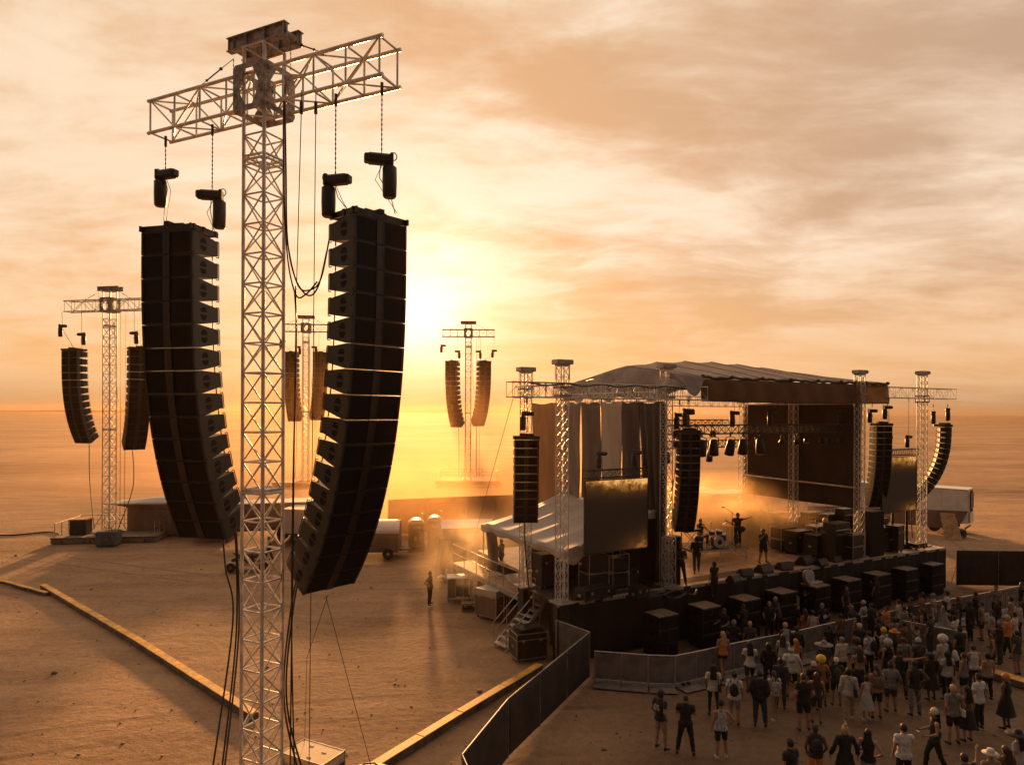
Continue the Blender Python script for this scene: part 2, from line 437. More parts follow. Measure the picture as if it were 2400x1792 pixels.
for k in range(1100):
    d = 10 + 60 * rng.uniform() ** 1.6; a = rng.uniform(-.75, .70); x, y = d * math.sin(a), d * math.cos(a)
    r = rng.uniform(.018, .05) * (1 + (rng.uniform() > .96) * 1.6)
    if x > 3 and y > 27: continue
    mb.ball((x, y, hills(x, y) + r * .25), (r * rng.uniform(.8, 1.5), r, r * .6), 6, 4, rotz(rng.uniform(0, 6)))
tag(mb.build('stones', M['brownbox']), 'small stones scattered over the sand', kind='stuff')
# the farthest rise of land on the left
mb = MB()
def ridge(u, v):
    x = -2600 + 1900 * u; zt = 9 * (math.sin(u * math.pi) ** .6) * (.7 + .3 * math.sin(u * 21) * math.sin(u * 9 + 1))
    return (x, 2500 + 130 * v, -3 + (zt + 3) * math.sin(v * math.pi))
mb.grid(ridge, 60, 8)
tag(mb.build('hills', M['brownbox']), kind='structure')

# ------------------------------------------------------------------ hanging loudspeaker rigs
def link_chain(mb, p, q, r=.014, mi=None):
    p, q = Vector(p), Vector(q); L = (q - p).length; n = max(4, int(L / .055))
    pts = [p.lerp(q, i / n) for i in range(n + 1)]
    mb.tube(pts, [r * (1.25 if i % 2 else .45) for i in range(n + 1)], 5, mi)
def cat(p, q, sag, n=14):
    p, q = Vector(p), Vector(q)
    return [p.lerp(q, i / n) + Vector((0, 0, -sag * 4 * (i / n) * (1 - i / n))) for i in range(n + 1)]

_cab = {}
def cabinet_meshes(w, h, d):
    k = (round(w, 3), round(h, 3), round(d, 3))
    if k in _cab: return _cab[k]
    a, b_ = .22 * d, .80 * h
    e = .005
    prof = [(0, e), (0, h - e), (a, h - e), (d, (h + b_ * .78) / 2), (d, (h - b_ * .78) / 2), (a, e)]      # (back, down)
    body = MB()
    body.prism([(-w / 2, y, -z) for y, z in prof][::-1], (w, 0, 0), mi=0)
    # side rails of the front and the middle column
    for sx in (-1, 1): body.box((sx * (w / 2 - .03), -.012, -h / 2), (.055, .03, h - 2 * e - .01), mi=1)
    body.box((-.02 * w, -.010, -h / 2), (.13 * w, .026, h - 2 * e - .01), mi=1)
    body.box((.052 * w, -.016, -h / 2), (.012 * w, .03, h - 2 * e - .006), mi=2)
    for sx in (-1, 1):
        for zz in (.10, .9): body.bar((sx * (w / 2 + .002), .03, -h * zz), (sx * (w / 2 + .022), .03, -h * zz), .018, 8, mi=2)
    grl = MB()
    for x0, x1 in ((-w / 2 + .06, -.09 * w), (.065 * w, w / 2 - .06)):
        grl.box(((x0 + x1) / 2, -.006, -h / 2), (x1 - x0 - .01, .022, h - .075))
    hnd = []                                                # two half moon hand holds per side, their recess shade as black plates
    for sx in (-1, 1):
        hm = MB(); hnd.append(hm)
        for up in (1, -1):
            pts = []
            for i in range(9):
                t = math.pi * i / 8
                pts.append((sx * (w / 2 + .004), d * .40 + math.cos(t) * .115 * d / .9, -h / 2 + up * (.03 + math.sin(t) * .135 * h / .55)))
            if (sx > 0) == (up > 0): pts = pts[::-1]
            hm.prism(pts, (-sx * .02, 0, 0))
    rear = []                                               # hoop handles and hinge bars at the back
    for sx in (-1, 1):
        rm = MB(); rear.append(rm)
        X = sx * (w / 2 - .04); z0, z1 = -h * .14, -h * .86
        Y0, Y1 = d - .02, d + .085
        rm.tube([(X, Y0, z0), (X, Y1 - .02, z0), (X, Y1, z0 - .03), (X, Y1, z1 + .03), (X, Y1 - .02, z1), (X, Y0, z1)], .013, 6)
        rm.bar((X - sx * .10, d - .04, -.02), (X - sx * .10, d - .04, -h + .0), .017, 6)
    ms = (body.mesh('cabinet', [M['cab_side'], M['cab'], M['steel_dark']]), grl.mesh('grille', M['grille']), [x.mesh('hand_hold', M['grille']) for x in hnd], [x.mesh('rear_handle', M['steel_dark']) for x in rear])
    _cab[k] = ms
    return ms

def line_array(label, loc, phi, n, w, h, d, tilt, group, power=1.8, ext=True, tilt0=0.0, name='line_array'):
    """loc: middle of the front top edge; phi: heading of the front's long edge (degrees)"""
    root = thing(name, label, 'line array', loc, R(phi), group)
    f = MB()
    f.box((0, d * .40, .085), (w + .06, .09, .15)); f.box((0, .03, .085), (w + .06, .06, .15)); f.box((0, d - .1, .085), (w + .06, .07, .15))
    for sx in (-1, 1): f.box((sx * (w / 2 - .02), d * .45, .08), (.05, d + .1, .14))
    if ext:
        f.box((0, d * .5, .20), (.14, d * 1.1, .10)); f.box((0, d * 1.15, .10), (.30, d * .7, .13))
        f.bar((-.28, d * .25, .22), (.3, d * .22, .20), .055, 10)
    f.build('flying_frame', M['steel_dark'], root)
    body, grl, hnd, rear = cabinet_meshes(w, h, d)
    y = 0.0; z = 0.0
    for i in range(n):
        th = R(tilt0 + (tilt - tilt0) * (i / max(1, n - 1)) ** power)
        c = obj('cabinet', body, root, (0, y, z)); c.rotation_euler = (th, 0, 0)
        for nm, me in (('grille', grl), ('hand_hold', hnd[0]), ('hand_hold', hnd[1]), ('rear_handle', rear[0]), ('rear_handle', rear[1])): obj(nm, me, c)
        y += math.sin(th) * (h + .003); z -= math.cos(th) * (h + .003)
    root['bottom'] = (y, z)
    return root, Vector((y, z, 0))

_ho = {}
def hoist(label, top, hang, foot, ang, group, S=1.0, cat_='chain hoist', bag_side=-1):
    """chain from 'top' down to the motor at 'hang' and a short sling on to 'foot'"""
    root = thing('chain_hoist', label, cat_, hang, R(ang), group)
    inv = Matrix.Rotation(-R(ang), 3, 'Z')
    L = lambda p: inv @ (Vector(p) - Vector(hang))
    c = MB(); link_chain(c, L(top), (0, 0, .12 * S), .016 * S)
    c.bar(L(top) + Vector((0, 0, -.28 * S)), L(top), .035 * S, 8); c.build('chain', M['steel_dark'], root)
    b = MB()
    b.box((bag_side * -.05 * S, 0, 0), (.58 * S, .27 * S, .24 * S), bev=.06 * S)
    b.box((bag_side * -.33 * S, 0, 0), (.12 * S, .22 * S, .20 * S), bev=.03 * S)
    b.box((bag_side * .22 * S, 0, 0), (.08 * S, .30 * S, .28 * S), bev=.03 * S)
    b.build('motor', M['cab_side'], root)
    h_ = MB(); h_.tube([(bag_side * .27 * S + math.cos(t) * .07 * S * bag_side, 0, .09 * S + math.sin(t) * .09 * S) for t in np.linspace(-1.5, 3.0, 10)], .013 * S, 5)
    h_.build('hook', M['steel_dark'], root)
    g_ = MB(); bx = bag_side * .18 * S
    g_.lathe([(.10 * S, -.12 * S), (.16 * S, -.17 * S), (.165 * S, -.5 * S), (.155 * S, -.82 * S), (.12 * S, -.86 * S)], 14, (bx, 0, 0))
    g_.build('chain_bag', M['black'], root)
    s_ = MB(); f = L(foot)
    s_.tube([(-.02 * S, 0, -.1 * S), Vector((-.05 * S * bag_side, .02, -.4 * S)), f.lerp(Vector((0, 0, 0)), .3), f], .011 * S, 5)
    s_.tube([(bag_side * .02, .05 * S, -.1 * S), (bag_side * -.14 * S, .05 * S, -.45 * S), f + Vector((.05, 0, .02))], .008 * S, 5)
    s_.build('sling', M['cable'], root)
    return root

LIGHT = (1, 2)
def pa_tower(idx, loc, arm_yaw, S, L, specs, tower_label, side_labels, detail=True, group_sfx=''):
    """mast with a cross arm; specs = [(along arm, off arm, heading, cabinets, top z)] in metres at S=1"""
    u = Vector((math.cos(R(arm_yaw)), math.sin(R(arm_yaw)), 0)); v = Vector((-u.y, u.x, 0))
    root = thing('line_array_tower', tower_label, 'truss tower', loc, R(arm_yaw))
    root.scale = (S, S, S)
    n = 8 if detail else 5
    mast = MB(); truss(mast, (0, 0, .25), (0, 0, 19.25), .67, .67, .043, .0235, .745, up=(0, 1, 0), n=n, skip=(17.3, 18.4), light=LIGHT)
    for z in (8.30, 16.5):
        for dz in (-.045, .045):
            for k in range(4):
                a = [(-1, -1), (1, -1), (1, 1), (-1, 1)]; p, q = a[k], a[(k + 1) % 4]
                mast.bar((p[0] * .335, p[1] * .335, z + dz), (q[0] * .335, q[1] * .335, z + dz), .034, 6)
    mast.build('mast', M['alu'], root)
    arm = MB(); truss(arm, (-L, 0, 18.14), (L, 0, 18.14), (.68), .86, .045, .026, .93, n=n, cross=False)
    for sx in (-1, 1):
        for y in (-.34, .34):
            for z in (17.71, 18.57): arm.bar((sx * (L - .02), y, z), (sx * (L + .09), y, z), .046, 8)
    arm.build('crossarm', M['alu'], root)
    blk = MB(); bs = .52; zt, zb = 18.72, 17.58; zc = (zt + zb) / 2; hz = (zt - zb) / 2
    for k in range(4):
        rot = Matrix.Rotation(k * math.pi / 2, 3, 'Z')
        outer = [(-1, -.86), (-.86, -1), (.86, -1), (1, -.86), (1, .86), (.86, 1), (-.86, 1), (-1, .86)]
        inner = [(-.62, -.18), (-.24, -.78), (.24, -.78), (.62, -.18), (.62, .18), (.24, .78), (-.24, .78), (-.62, .18)]
        vs = []
        for yy in (-bs, -bs + .03):
            for ring in (outer, inner):
                vs += [rot @ Vector((a * (bs - .012), yy, zc + b * hz)) for a, b in ring]
        fs = []
        for i in range(8):
            j = (i + 1) % 8
            fs += [[i, j, 8 + j, 8 + i], [16 + i, 24 + i, 24 + j, 16 + j], [i, 16 + i, 16 + j, j], [8 + i, 8 + j, 24 + j, 24 + i]]
        blk.add(vs, fs)
        for a in (-.8, .8):
            for b in (-.8, -.3, .3, .8):
                p = rot @ Vector((a * bs, -bs, zc + b * hz)); q = rot @ Vector((a * bs, -bs - .025, zc + b * hz)); blk.bar(p, q, .022, 6)
    blk.build('sleeve_block', M['plate'], root)
    hd = MB()
    for y in (-.24, .24):
        hd.box((0, y, 19.44), (1.9, .025, .30)); hd.box((0, y, 19.60), (1.92, .18, .024)); hd.box((0, y, 19.28), (1.92, .18, .024))
        for x in (-.9, -.3, .3, .9): hd.box((x, y, 19.44), (.02, .16, .28))
    hd.bar((-.82, -.3, 19.4), (-.82, .3, 19.4), .09, 12); hd.bar((.82, -.3, 19.4), (.82, .3, 19.4), .09, 12)
    hd.build('head_beam', M['plate'], root)
    for sx in (-1, 1):
        st = MB(); p = Vector((sx * .95, -.1, 19.2)); q = Vector((sx * 2.05, -.25, 18.62))
        st.tube([p, q], .009, 5); a, b = p.lerp(q, .35), p.lerp(q, .75)
        st.bar(a, b, .018, 6); st.ball(a, .045, 8, 5); st.ball(b, .035, 8, 5); st.ball(q, .06, 8, 5)
        st.build('stay_wire', M['steel_dark'], root)
        ch = MB(); link_chain(ch, (sx * .95, -.1, 19.2), (sx * .95, -.1, 17.9 if sx < 0 else 18.5), .012); ch.build('lifting_chain', M['steel_dark'], root)
    bs_ = MB()
    bs_.box((0, 0, .13), (1.5, 1.5, .16), bev=.02)
    for a in range(4):
        r_ = Matrix.Rotation(a * math.pi / 2 + math.pi / 4, 3, 'Z')
        bs_.bar(r_ @ Vector((.45, 0, .25)), r_ @ Vector((1.3, 0, .12)), .05, 8); bs_.bar(r_ @ Vector((.47, 0, 1.6)), r_ @ Vector((1.25, 0, .2)), .028, 6)
    bs_.build('base_frame', M['alu_dull'], root)
    loc = Vector(loc)
    W = lambda a, b, z: loc + (u * a + v * b) * S + Vector((0, 0, z * S))
    for k, (pa, pb, phi, nc, zt) in enumerate(specs):
        c = W(pa, pb, zt); side = side_labels[k]
        cw, ch_, cd = 1.54 * S, .590 * S, .95 * S
        arr, bot = line_array(f'{side}', c, phi, nc, cw, ch_, cd, 35 if phi > 0 else 27, 'line arrays hanging from the freestanding towers')
        ca, sa = math.cos(R(phi)), math.sin(R(phi)); bk = Vector((-sa, ca, 0))
        fr = c + bk * .35 * S + Vector((0, 0, .2 * S)); rr = c + bk * 1.15 * S + Vector((0, 0, .18 * S))
        yield arr, c, bk, Vector((ca, sa, 0)), bot, fr, rr, u, v, S
# ------------------------------------------------------------------ the big tower in front
T1 = Vector((-6.2, 17.0, 0)); U1 = Vector((math.cos(R(-25.5)), math.sin(R(-25.5)), 0)); V1 = Vector((-U1.y, U1.x, 0))
def rel(T, U, V, p): d = Vector(p) - T; return d.dot(U), d.dot(V)
cl_, cr_ = (-8.80, 17.39), (-3.12, 16.15)
a1 = rel(T1, U1, V1, (*cl_, 0)); a2 = rel(T1, U1, V1, (*cr_, 0))
arrs = list(pa_tower(1, T1, -25.5, 1.0, 3.75, [(a1[0], a1[1], -14, 14, 14.84), (a2[0], a2[1], 49, 16, 14.80)],
    'tall silver truss tower in front carrying two big black line arrays',
    ['long black line array of fourteen cabinets hanging left of the nearest silver mast', 'longest black line array of sixteen cabinets hanging right of the nearest silver mast']))
HG = 'chain hoists above the line arrays'
def HP(p, z): return T1 + U1 * p + Vector((0, 0, z))
hoist('black chain hoist farthest left under the nearest crossarm', HP(-3.59, 17.72), HP(-3.59, 16.68), (-9.15, 17.9, 15.04), -20, HG)
hoist('black chain hoist between the near left array and the silver mast', HP(-1.81, 17.72), HP(-1.81, 15.88), (-8.0, 18.2, 15.04), 10, HG, bag_side=1)
hoist('black chain hoist above the inner rear end of the near right array', HP(2.25, 17.72), HP(2.25, 15.7), (-4.0, 16.9, 15.0), -15, HG)
hoist('black chain hoist farthest right under the nearest crossarm', HP(3.57, 17.72), HP(3.57, 15.98), (-2.82, 16.35, 15.0), 15, HG, bag_side=1)
def cable(label, strands, r=.022, name='speaker_cable', mt='cable', cat_='cable', group=None):
    mb = MB()
    for pts in strands: mb.tube(pts, r, 6)
    return tag(mb.build(name, M[mt]), label, cat_, group)
def path(*p, n=8):
    """smooth curve through the points"""
    P_ = [Vector(q) for q in p]; out = []
    for i in range(len(P_) - 1):
        a, b, c, d = P_[max(i - 1, 0)], P_[i], P_[i + 1], P_[min(i + 2, len(P_) - 1)]
        for k in range(n):
            t = k / n
            out.append(.5 * ((2 * b) + (c - a) * t + (2 * a - 5 * b + 4 * c - d) * t * t + (3 * b - a - 3 * c + d) * t ** 3))
    return out + [P_[-1]]
def px(x, y, d):                      # point at distance d on a sight line (used for hanging things of known distance)
    yh = 963 + (x - 1200) * .0044
    return Vector(((x - 1200) / 1600 * d, d, CAM_H - (y - yh) * d / 1600))
cable('thick black cable loop swinging from the nearest mast to the right array', [
    path(px(664, 200, 16.6), px(668, 400, 16.5), px(672, 560, 16.4), px(690, 650, 16.2), px(720, 692, 16.0), px(745, 670, 16.2), px(764, 590, 16.8)),
    path(px(662, 230, 16.6), px(664, 480, 16.5), px(676, 590, 16.4), px(697, 668, 16.2), px(722, 680, 16.1), px(750, 655, 16.3), px(770, 560, 16.9)),
    path(px(663, 430, 16.6), px(672, 600, 16.4), px(692, 690, 16.1), px(715, 690, 16.0), px(742, 660, 16.2))], .020)
cable('black cable drop beside the nearest mast running down to the ground', [
    path(px(692, 670, 16.2), px(693, 760, 16.3), px(690, 1000, 16.4), px(688, 1300, 16.6), px(684, 1780, 17.2), (-5.6, 17.6, .05)),
    path(px(689, 680, 16.2), px(694, 800, 16.3), px(688, 1100, 16.5), px(686, 1500, 16.9), (-5.5, 17.5, .05))], .020)
bl = arrs[0]; br = arrs[1]
lb = bl[1] + bl[2] * (bl[4][0] + .75) + Vector((0, 0, bl[4][1] - .1)); rb_ = br[1] + br[2] * (br[4][0] + .7) + Vector((0, 0, br[4][1] - .1))
cable('two black cables falling from the foot of the near left array', [
    path(lb + Vector((.25, .1, .8)), lb + Vector((.5, -.2, -.4)), lb + Vector((.55, -.35, -3)), (-7.3, 16.9, .1)),
    path(lb + Vector((.3, .1, .8)), lb + Vector((.54, -.2, -.5)), lb + Vector((.62, -.35, -3)), (-7.2, 16.8, .1)),
    path(lb + Vector((-.05, .1, .6)), lb + Vector((.2, -.2, -.8)), lb + Vector((.45, -.3, -2.4)), (-7.5, 16.7, .1))], .026)
cable('two black cables falling from the foot of the near right array', [
    path(rb_ + Vector((-.3, 0, .8)), rb_ + Vector((-.5, -.3, -.5)), rb_ + Vector((-.65, -.3, -3)), (-5.15, 17.5, .1)),
    path(rb_ + Vector((-.25, 0, .8)), rb_ + Vector((-.44, -.3, -.5)), rb_ + Vector((-.58, -.3, -3)), (-5.05, 17.6, .1))], .026)
for i, (xa, xb, lab) in enumerate([(703, 694, 'thin steel lifting wire just right of the nearest mast'), (737, 728, 'thin steel lifting wire beside the near right array')]):
    c = MB(); p = px(xa, 262, 16.0); q = px(xb, 1790, 17.4) if i else px(xb, 660, 16.2)
    c.tube([p, q], .011, 5); c.bar(p + Vector((0, 0, .5)), p, .012, 5); c.bar(p + Vector((0, 0, -.05)), p + Vector((0, 0, .22)), .04, 8); tag(c.build('lifting_wire', M['wire']), lab, 'wire')
cable('thin guy wire running down to the white ballast bag', [[px(765, 1395, 16.6), (-3.75, 18.6, .45)]], .009, 'guy_wire', 'wire', 'wire')
cable('thin guy wire crossing down behind the near right cables', [[px(770, 1395, 16.6), px(722, 1540, 17.6), (-5.9, 19.5, 0)]], .007, 'guy_wire', 'wire', 'wire')

# ------------------------------------------------------------------ three farther towers
def mini_rig(i, T, yaw, S, L, specs, word, sides):
    U = Vector((math.cos(R(yaw)), math.sin(R(yaw)), 0)); V = Vector((-U.y, U.x, 0)); T = Vector(T)
    out = list(pa_tower(i, T, yaw, S, L, specs, f'silver truss tower {word}', sides, detail=False))
    for k, (arr, c, bk, fr_, bot, f, r, u, v, s) in enumerate(out):
        sgn = -1 if k == 0 else 1
        inner, outer = specs[k][0] - sgn * .85, specs[k][0] + sgn * 1.0
        for j, (al, zz) in enumerate(((outer, 16.6 if k == 0 else 16.0), (inner, 15.9))):
            top = T + U * al * S + Vector((0, 0, 17.7 * S)); hang = T + U * al * S + Vector((0, 0, zz * S))
            hoist(f'{"outer" if j == 0 else "inner"} {"left" if k == 0 else "right"} chain hoist, tower {word}', top, hang, f if j == 0 else r, yaw, HG, S, bag_side=-1 if j == 0 else 1)
        ft = c + bk * (bot[0] + .6 * s) + Vector((0, 0, bot[1]))
        cable(f'cable hanging from the {"left" if k == 0 else "right"} array of the tower {word}', [path(ft, ft + Vector((.05, 0, -3 * S)), T + U * (sgn * 1.1 * S) + Vector((0, -.4, .5)))], .035 * S)
    cable(f'looping cable and wires on the tower {word}', [path(T + U * .4 * S + Vector((0, 0, 16.8 * S)), T + U * .7 * S + Vector((0, 0, 11.3 * S)), T + U * 1.3 * S + Vector((0, 0, 9.8 * S)), T + U * 2.1 * S + Vector((0, 0, 11.2 * S))),
        [T + U * 1.0 * S + Vector((0, 0, 17.7 * S)), T + U * 1.0 * S + Vector((0, 0, .6))], [T + U * 1.5 * S + Vector((0, 0, 17.7 * S)), T + U * 1.4 * S + Vector((0, 0, .6))]], .018 * S)
def platform(T, yaw, S, word, rails=True):
    p = thing('tower_platform', f'low dusty platform under the tower {word}', 'platform', T, R(yaw))
    p.scale = (S, S, S)
    d = MB(); d.box((0, 0, .22), (7.6, 4.6, .44)); d.build('deck', M['sand_deck'], p)
    e = MB()
    for x in (-3, -1, 1, 3): e.box((x, -2.32, .12), (.12, .05, .24))
    e.box((0, -2.335, .38), (7.64, .03, .10)); e.build('edge_board', M['ramp_side'], p)
    if rails:
        for side, (x0, y0, x1, y1) in enumerate([(-3.6, 2.1, 3.6, 2.1), (-3.6, -2.1, -3.6, 2.1), (3.6, -2.1, 3.6, 2.1)]):
            r = MB(); nseg = 4
            for i in range(nseg + 1):
                t = i / nseg; r.bar((x0 + (x1 - x0) * t, y0 + (y1 - y0) * t, .44), (x0 + (x1 - x0) * t, y0 + (y1 - y0) * t, 1.5), .03, 6)
            for z in (.8, 1.15, 1.5): r.bar((x0, y0, z), (x1, y1, z), .026, 6)
            r.build('guard_rail', M['barrier_rail'], p)
    return p
T2 = (-31.95, 54.2, .4)
platform((-31.8, 55.0, 0), 8, 1.0, 'on the far left')
mini_rig(2, T2, -12, 1.0, 3.95, [(-3.5, -.3, -14, 13, 14.6), (3.1, -.3, 42, 14, 14.6)], 'on the far left',
    ['brown hazed line array on the outer side of the far left tower', 'brown hazed line array partly behind the near left array'])
platform((-6.3, 98, 0), 0, 1.15, 'in the haze left of the stage')
mini_rig(4, (-6.3, 98, .3), 0, 1.165, 3.15, [(-2.15, -.4, -26, 14, 14.6), (2.15, -.4, 30, 14, 14.6)], 'in the haze left of the stage',
    ['faint amber line array left of the hazed distant mast', 'faint amber line array right of the hazed distant mast'])
mini_rig(3, (-28.7, 95, .3), 4, 1.18, 2.6, [(-1.75, -.4, -4, 14, 15.2), (1.85, -.4, 30, 14, 15.2)], 'in the sun glare',
    ['faint amber line array in the sun glare beside the nearest mast', 'faint line array hidden behind the near right array'])
platform((-28.7, 95, 0), 0, 1.0, 'in the sun glare', False)
# the kit standing on the far left platform
t = thing('equipment_rack', 'dark square rack on the far left tower platform', 'equipment rack', (-34.0, 53.9, .44), R(6))
b = MB(); b.box((0, 0, .6), (1.25, 1.0, 1.15), bev=.03); b.build('rack_body', M['black'], t)
b = MB(); b.box((0, 0, 1.2), (1.32, 1.06, .08)); b.build('lid', M['wood'], t)
b = MB()
for z in (.25, .5, .75, 1.0): b.box((0, -.51, z), (1.1, .02, .04))
b.build('front_rails', M['steel_dark'], t)
t = thing('ballast_block', 'blue grey concrete ballast block before the far left tower', 'ballast block', (-30.6, 51.9, 0), R(6))
b = MB(); b.box((0, 0, .55), (1.45, 1.2, 1.1), bev=.08); b.build('block', M['concrete'], t)
b = MB(); b.tube([(-.2, 0, 1.1), (-.2, 0, 1.3), (.2, 0, 1.3), (.2, 0, 1.1)], .03, 6); b.build('lifting_loop', M['steel_dark'], t)
cable('black cable lying on the sand towards the far left tower', [path((-46, 56, .02), (-41, 55.6, .02), (-38.5, 57, .03), (-35.8, 54.5, .05))], .07)

# ------------------------------------------------------------------ cases by the foot of the near tower
def flight_case(label, loc, rz, size, lid_mat='case', group='flight cases', name='flight_case', wheels=True, body='case'):
    edg = 'steel_dark' if group and 'wings' in group else 'barrier_rail'
    x, y, z = size; t = thing(name, label, 'flight case', loc, rz, group)
    w0 = .12 if wheels else 0.0; hl = z * .78
    b = MB(); b.box((0, 0, w0 + (hl - w0) / 2), (x, y, hl - w0), bev=.012); b.build('body', M[body], t)
    b = MB(); b.box((0, 0, (hl + .012 + z) / 2), (x, y, z - hl - .012), bev=.012)
    b.build('lid', M[lid_mat], t)
    e = MB()
    for sx in (-1, 1):
        for sy in (-1, 1):
            e.box((sx * x / 2, sy * y / 2, (w0 + z) / 2), (.035, .035, z - w0))
            e.ball((sx * x / 2, sy * y / 2, z - .01), .035, 8, 6)
    for zz in (w0 + .015, hl, z - .005):
        for sy in (-1, 1): e.box((0, sy * (y / 2 + .004), zz), (x + .02, .014, .03))
        for sx in (-1, 1): e.box((sx * (x / 2 + .004), 0, zz), (.014, y + .02, .03))
    e.build('edging', M[edg], t)
    l = MB()
    for sx in (-.28, .28):
        for sy in (-1, 1): l.box((sx * x, sy * (y / 2 + .012), hl - .03), (.09, .02, .11))
    for sx in (-1, 1): l.box((sx * (x / 2 + .012), 0, hl * .62), (.02, .16, .10))
    l.build('latches', M['barrier_rail'], t)
    if wheels:
        for sx in (-1, 1):
            for sy in (-1, 1):
                w = MB(); cx, cy_ = sx * (x / 2 - .1), sy * (y / 2 - .1); w.bar((cx - .02, cy_, .055), (cx + .02, cy_, .055), .055, 12); w.box((cx, cy_, .1), (.07, .07, .04)); w.build('caster', M['rubber'], t)
    return t
t = flight_case('flight case with sunlit pale lid at the foot of the near tower', (-5.33, 18.42, 0), R(-27), (1.45, .86, 1.1), 'ply')
l = MB()
for x, y in ((-.25, .22), (.3, .1), (-.35, -.24), (.12, -.28)): l.box((x, y, 1.108), (.12, .05, .012))
l.build('stacking_cups', M['steel_dark'], t)
t = thing('ballast_bag', 'pale rounded ballast bag where a guy wire ends', 'ballast bag', (-3.9, 18.75, 0), R(10))
b = MB(); b.ball((0, 0, .22), (.75, .5, .33), 20, 12); b.build('bag', M['ply'], t)
b = MB(); b.tube([(-.3, 0, .5), (-.1, 0, .62), (.15, 0, .62), (.3, 0, .5)], .025, 6); b.build('strap', M['black'], t)

# ------------------------------------------------------------------ cable ramps lying on the sand
def ramp(label, pts, w=.30, h=.22, seg=2.2):
    t = thing('cable_ramp', label, 'cable ramp', pts[0], 0, 'long cable ramps on the sand')
    o = Vector(pts[0]); segs = []
    for a, b in zip(pts[:-1], pts[1:]):
        a, b = Vector(a), Vector(b); n = max(1, round((b - a).length / seg))
        segs += [(a.lerp(b, i / n), a.lerp(b, (i + 1) / n)) for i in range(n)]
    for i, (a, b) in enumerate(segs):
        d = b - a; L = d.length - .025; ang = math.atan2(d.y, d.x); c = (a + b) / 2 - o; jit = rng.uniform(-.015, .015)
        s = MB(); s.box((0, 0, h / 2 - .02), (L, w, h)); s_ = s.build('side_wall', M['ramp_side'], t, c + Vector((0, jit, 0)), ang + jit * .3)
        s = MB(); s.box((0, 0, h), (L, w + .03, .035), bev=.008); s.build('lid', M['ramp'], s_)
G = lambda x, y: at(x, y, 0)
ramp('long straight cable ramp on the left ending behind the near mast', [G(103, 1378), G(330, 1512), G(600, 1686)])
ramp('long cable ramp leading up to the black mesh fence', [G(880, 1808), G(1080, 1682), G(1268, 1568)])
ramp('cable ramp crossing the ground at the right edge of the crowd', [G(2298, 1574), G(2420, 1612)], w=.5)
ramp('low cable ramp entering the picture at the left edge', [G(-60, 1352), G(20, 1368), G(112, 1394)], w=.2, h=.14)
# ------------------------------------------------------------------ stage
s_ = Vector((.875, .484, 0)).normalized(); t_ = Vector((-s_.y, s_.x, 0)); ANG = math.atan2(s_.y, s_.x)
DZ = 2.4
A0 = Vector((2.08, 28.2, 0)); PB = Vector((7.04, 31.1, 0)); PC = Vector((19.1, 37.5, 0)); PE = Vector((24.4, 40.6, 0))
F0 = Vector((1.9, 27.9, 0)); F1 = Vector((25.5, 40.1, 0))
def onl(p, a=0, b=0, z=0): q = Vector(p) + s_ * a + t_ * b; return Vector((q.x, q.y, z))
stage = thing('stage_platform', 'wide raised concert stage deck with black draped front', 'stage', F0)
poly = [F0, F1, Vector((20.2, 49.7, 0)), Vector((-1.9, 38.7, 0)), Vector((1.75, 31.2, 0))]
mb = MB(); mb.prism([(p - F0) + Vector((0, 0, DZ - .12)) for p in poly], (0, 0, .12)); mb.build('deck', M['deck'], stage)
# darker matting at the wings and along the front edge
mb = MB()
def mat_strip(a0, a1, b0, b1, z, mi=0): mb.prism([onl(F0, a, b, z) - F0 for a, b in ((a0, b0), (a1, b0), (a1, b1), (a0, b1))], (0, 0, .004), mi)
mat_strip(.1, 6.3, .1, 5.5, DZ + .003); mat_strip(18.6, 26.3, .1, 8.5, DZ + .003); mat_strip(6.32, 18.58, .1, .9, DZ + .003)
mb.build('matting', M['deck_black'], stage)
mb = MB()
def drape(p, q, z0, z1, n=60, amp=.05, out=(0, 0, 0)):
    p, q = Vector(p), Vector(q); nrm = Vector((-(q - p).y, (q - p).x, 0)).normalized()
    def f(u, v):
        c = p.lerp(q, u); w_ = amp * (.35 + .65 * (1 - v)) * (math.sin(u * (q - p).length * 5.1 + math.sin(u * 31) * 1.2) + .5 * math.sin(u * (q - p).length * 11.7))
        return c + nrm * w_ + Vector((0, 0, z0 + (z1 - z0) * v))
    mb.grid(f, n, 6)
drape(F0 - F0 - t_ * .03, F1 - F0 - t_ * .03, .02, DZ - .02, 240); drape(F1 - F0, poly[2] - F0, .02, DZ - .02, 80); drape(poly[2] - F0, poly[3] - F0, .02, DZ - .02, 160)
drape(poly[4] - F0, F0 - F0, .02, DZ - .02, 60)
mb.build('skirt', M['skirt'], stage)
mb = MB(); mb.box((F1 - F0) / 2 + Vector((0, 0, DZ - .06)) - t_ * .02, ((F1 - F0).length, .03, .13), rotz(math.atan2((F1 - F0).y, (F1 - F0).x))); mb.build('edge_trim', M['alu_dull'], stage)

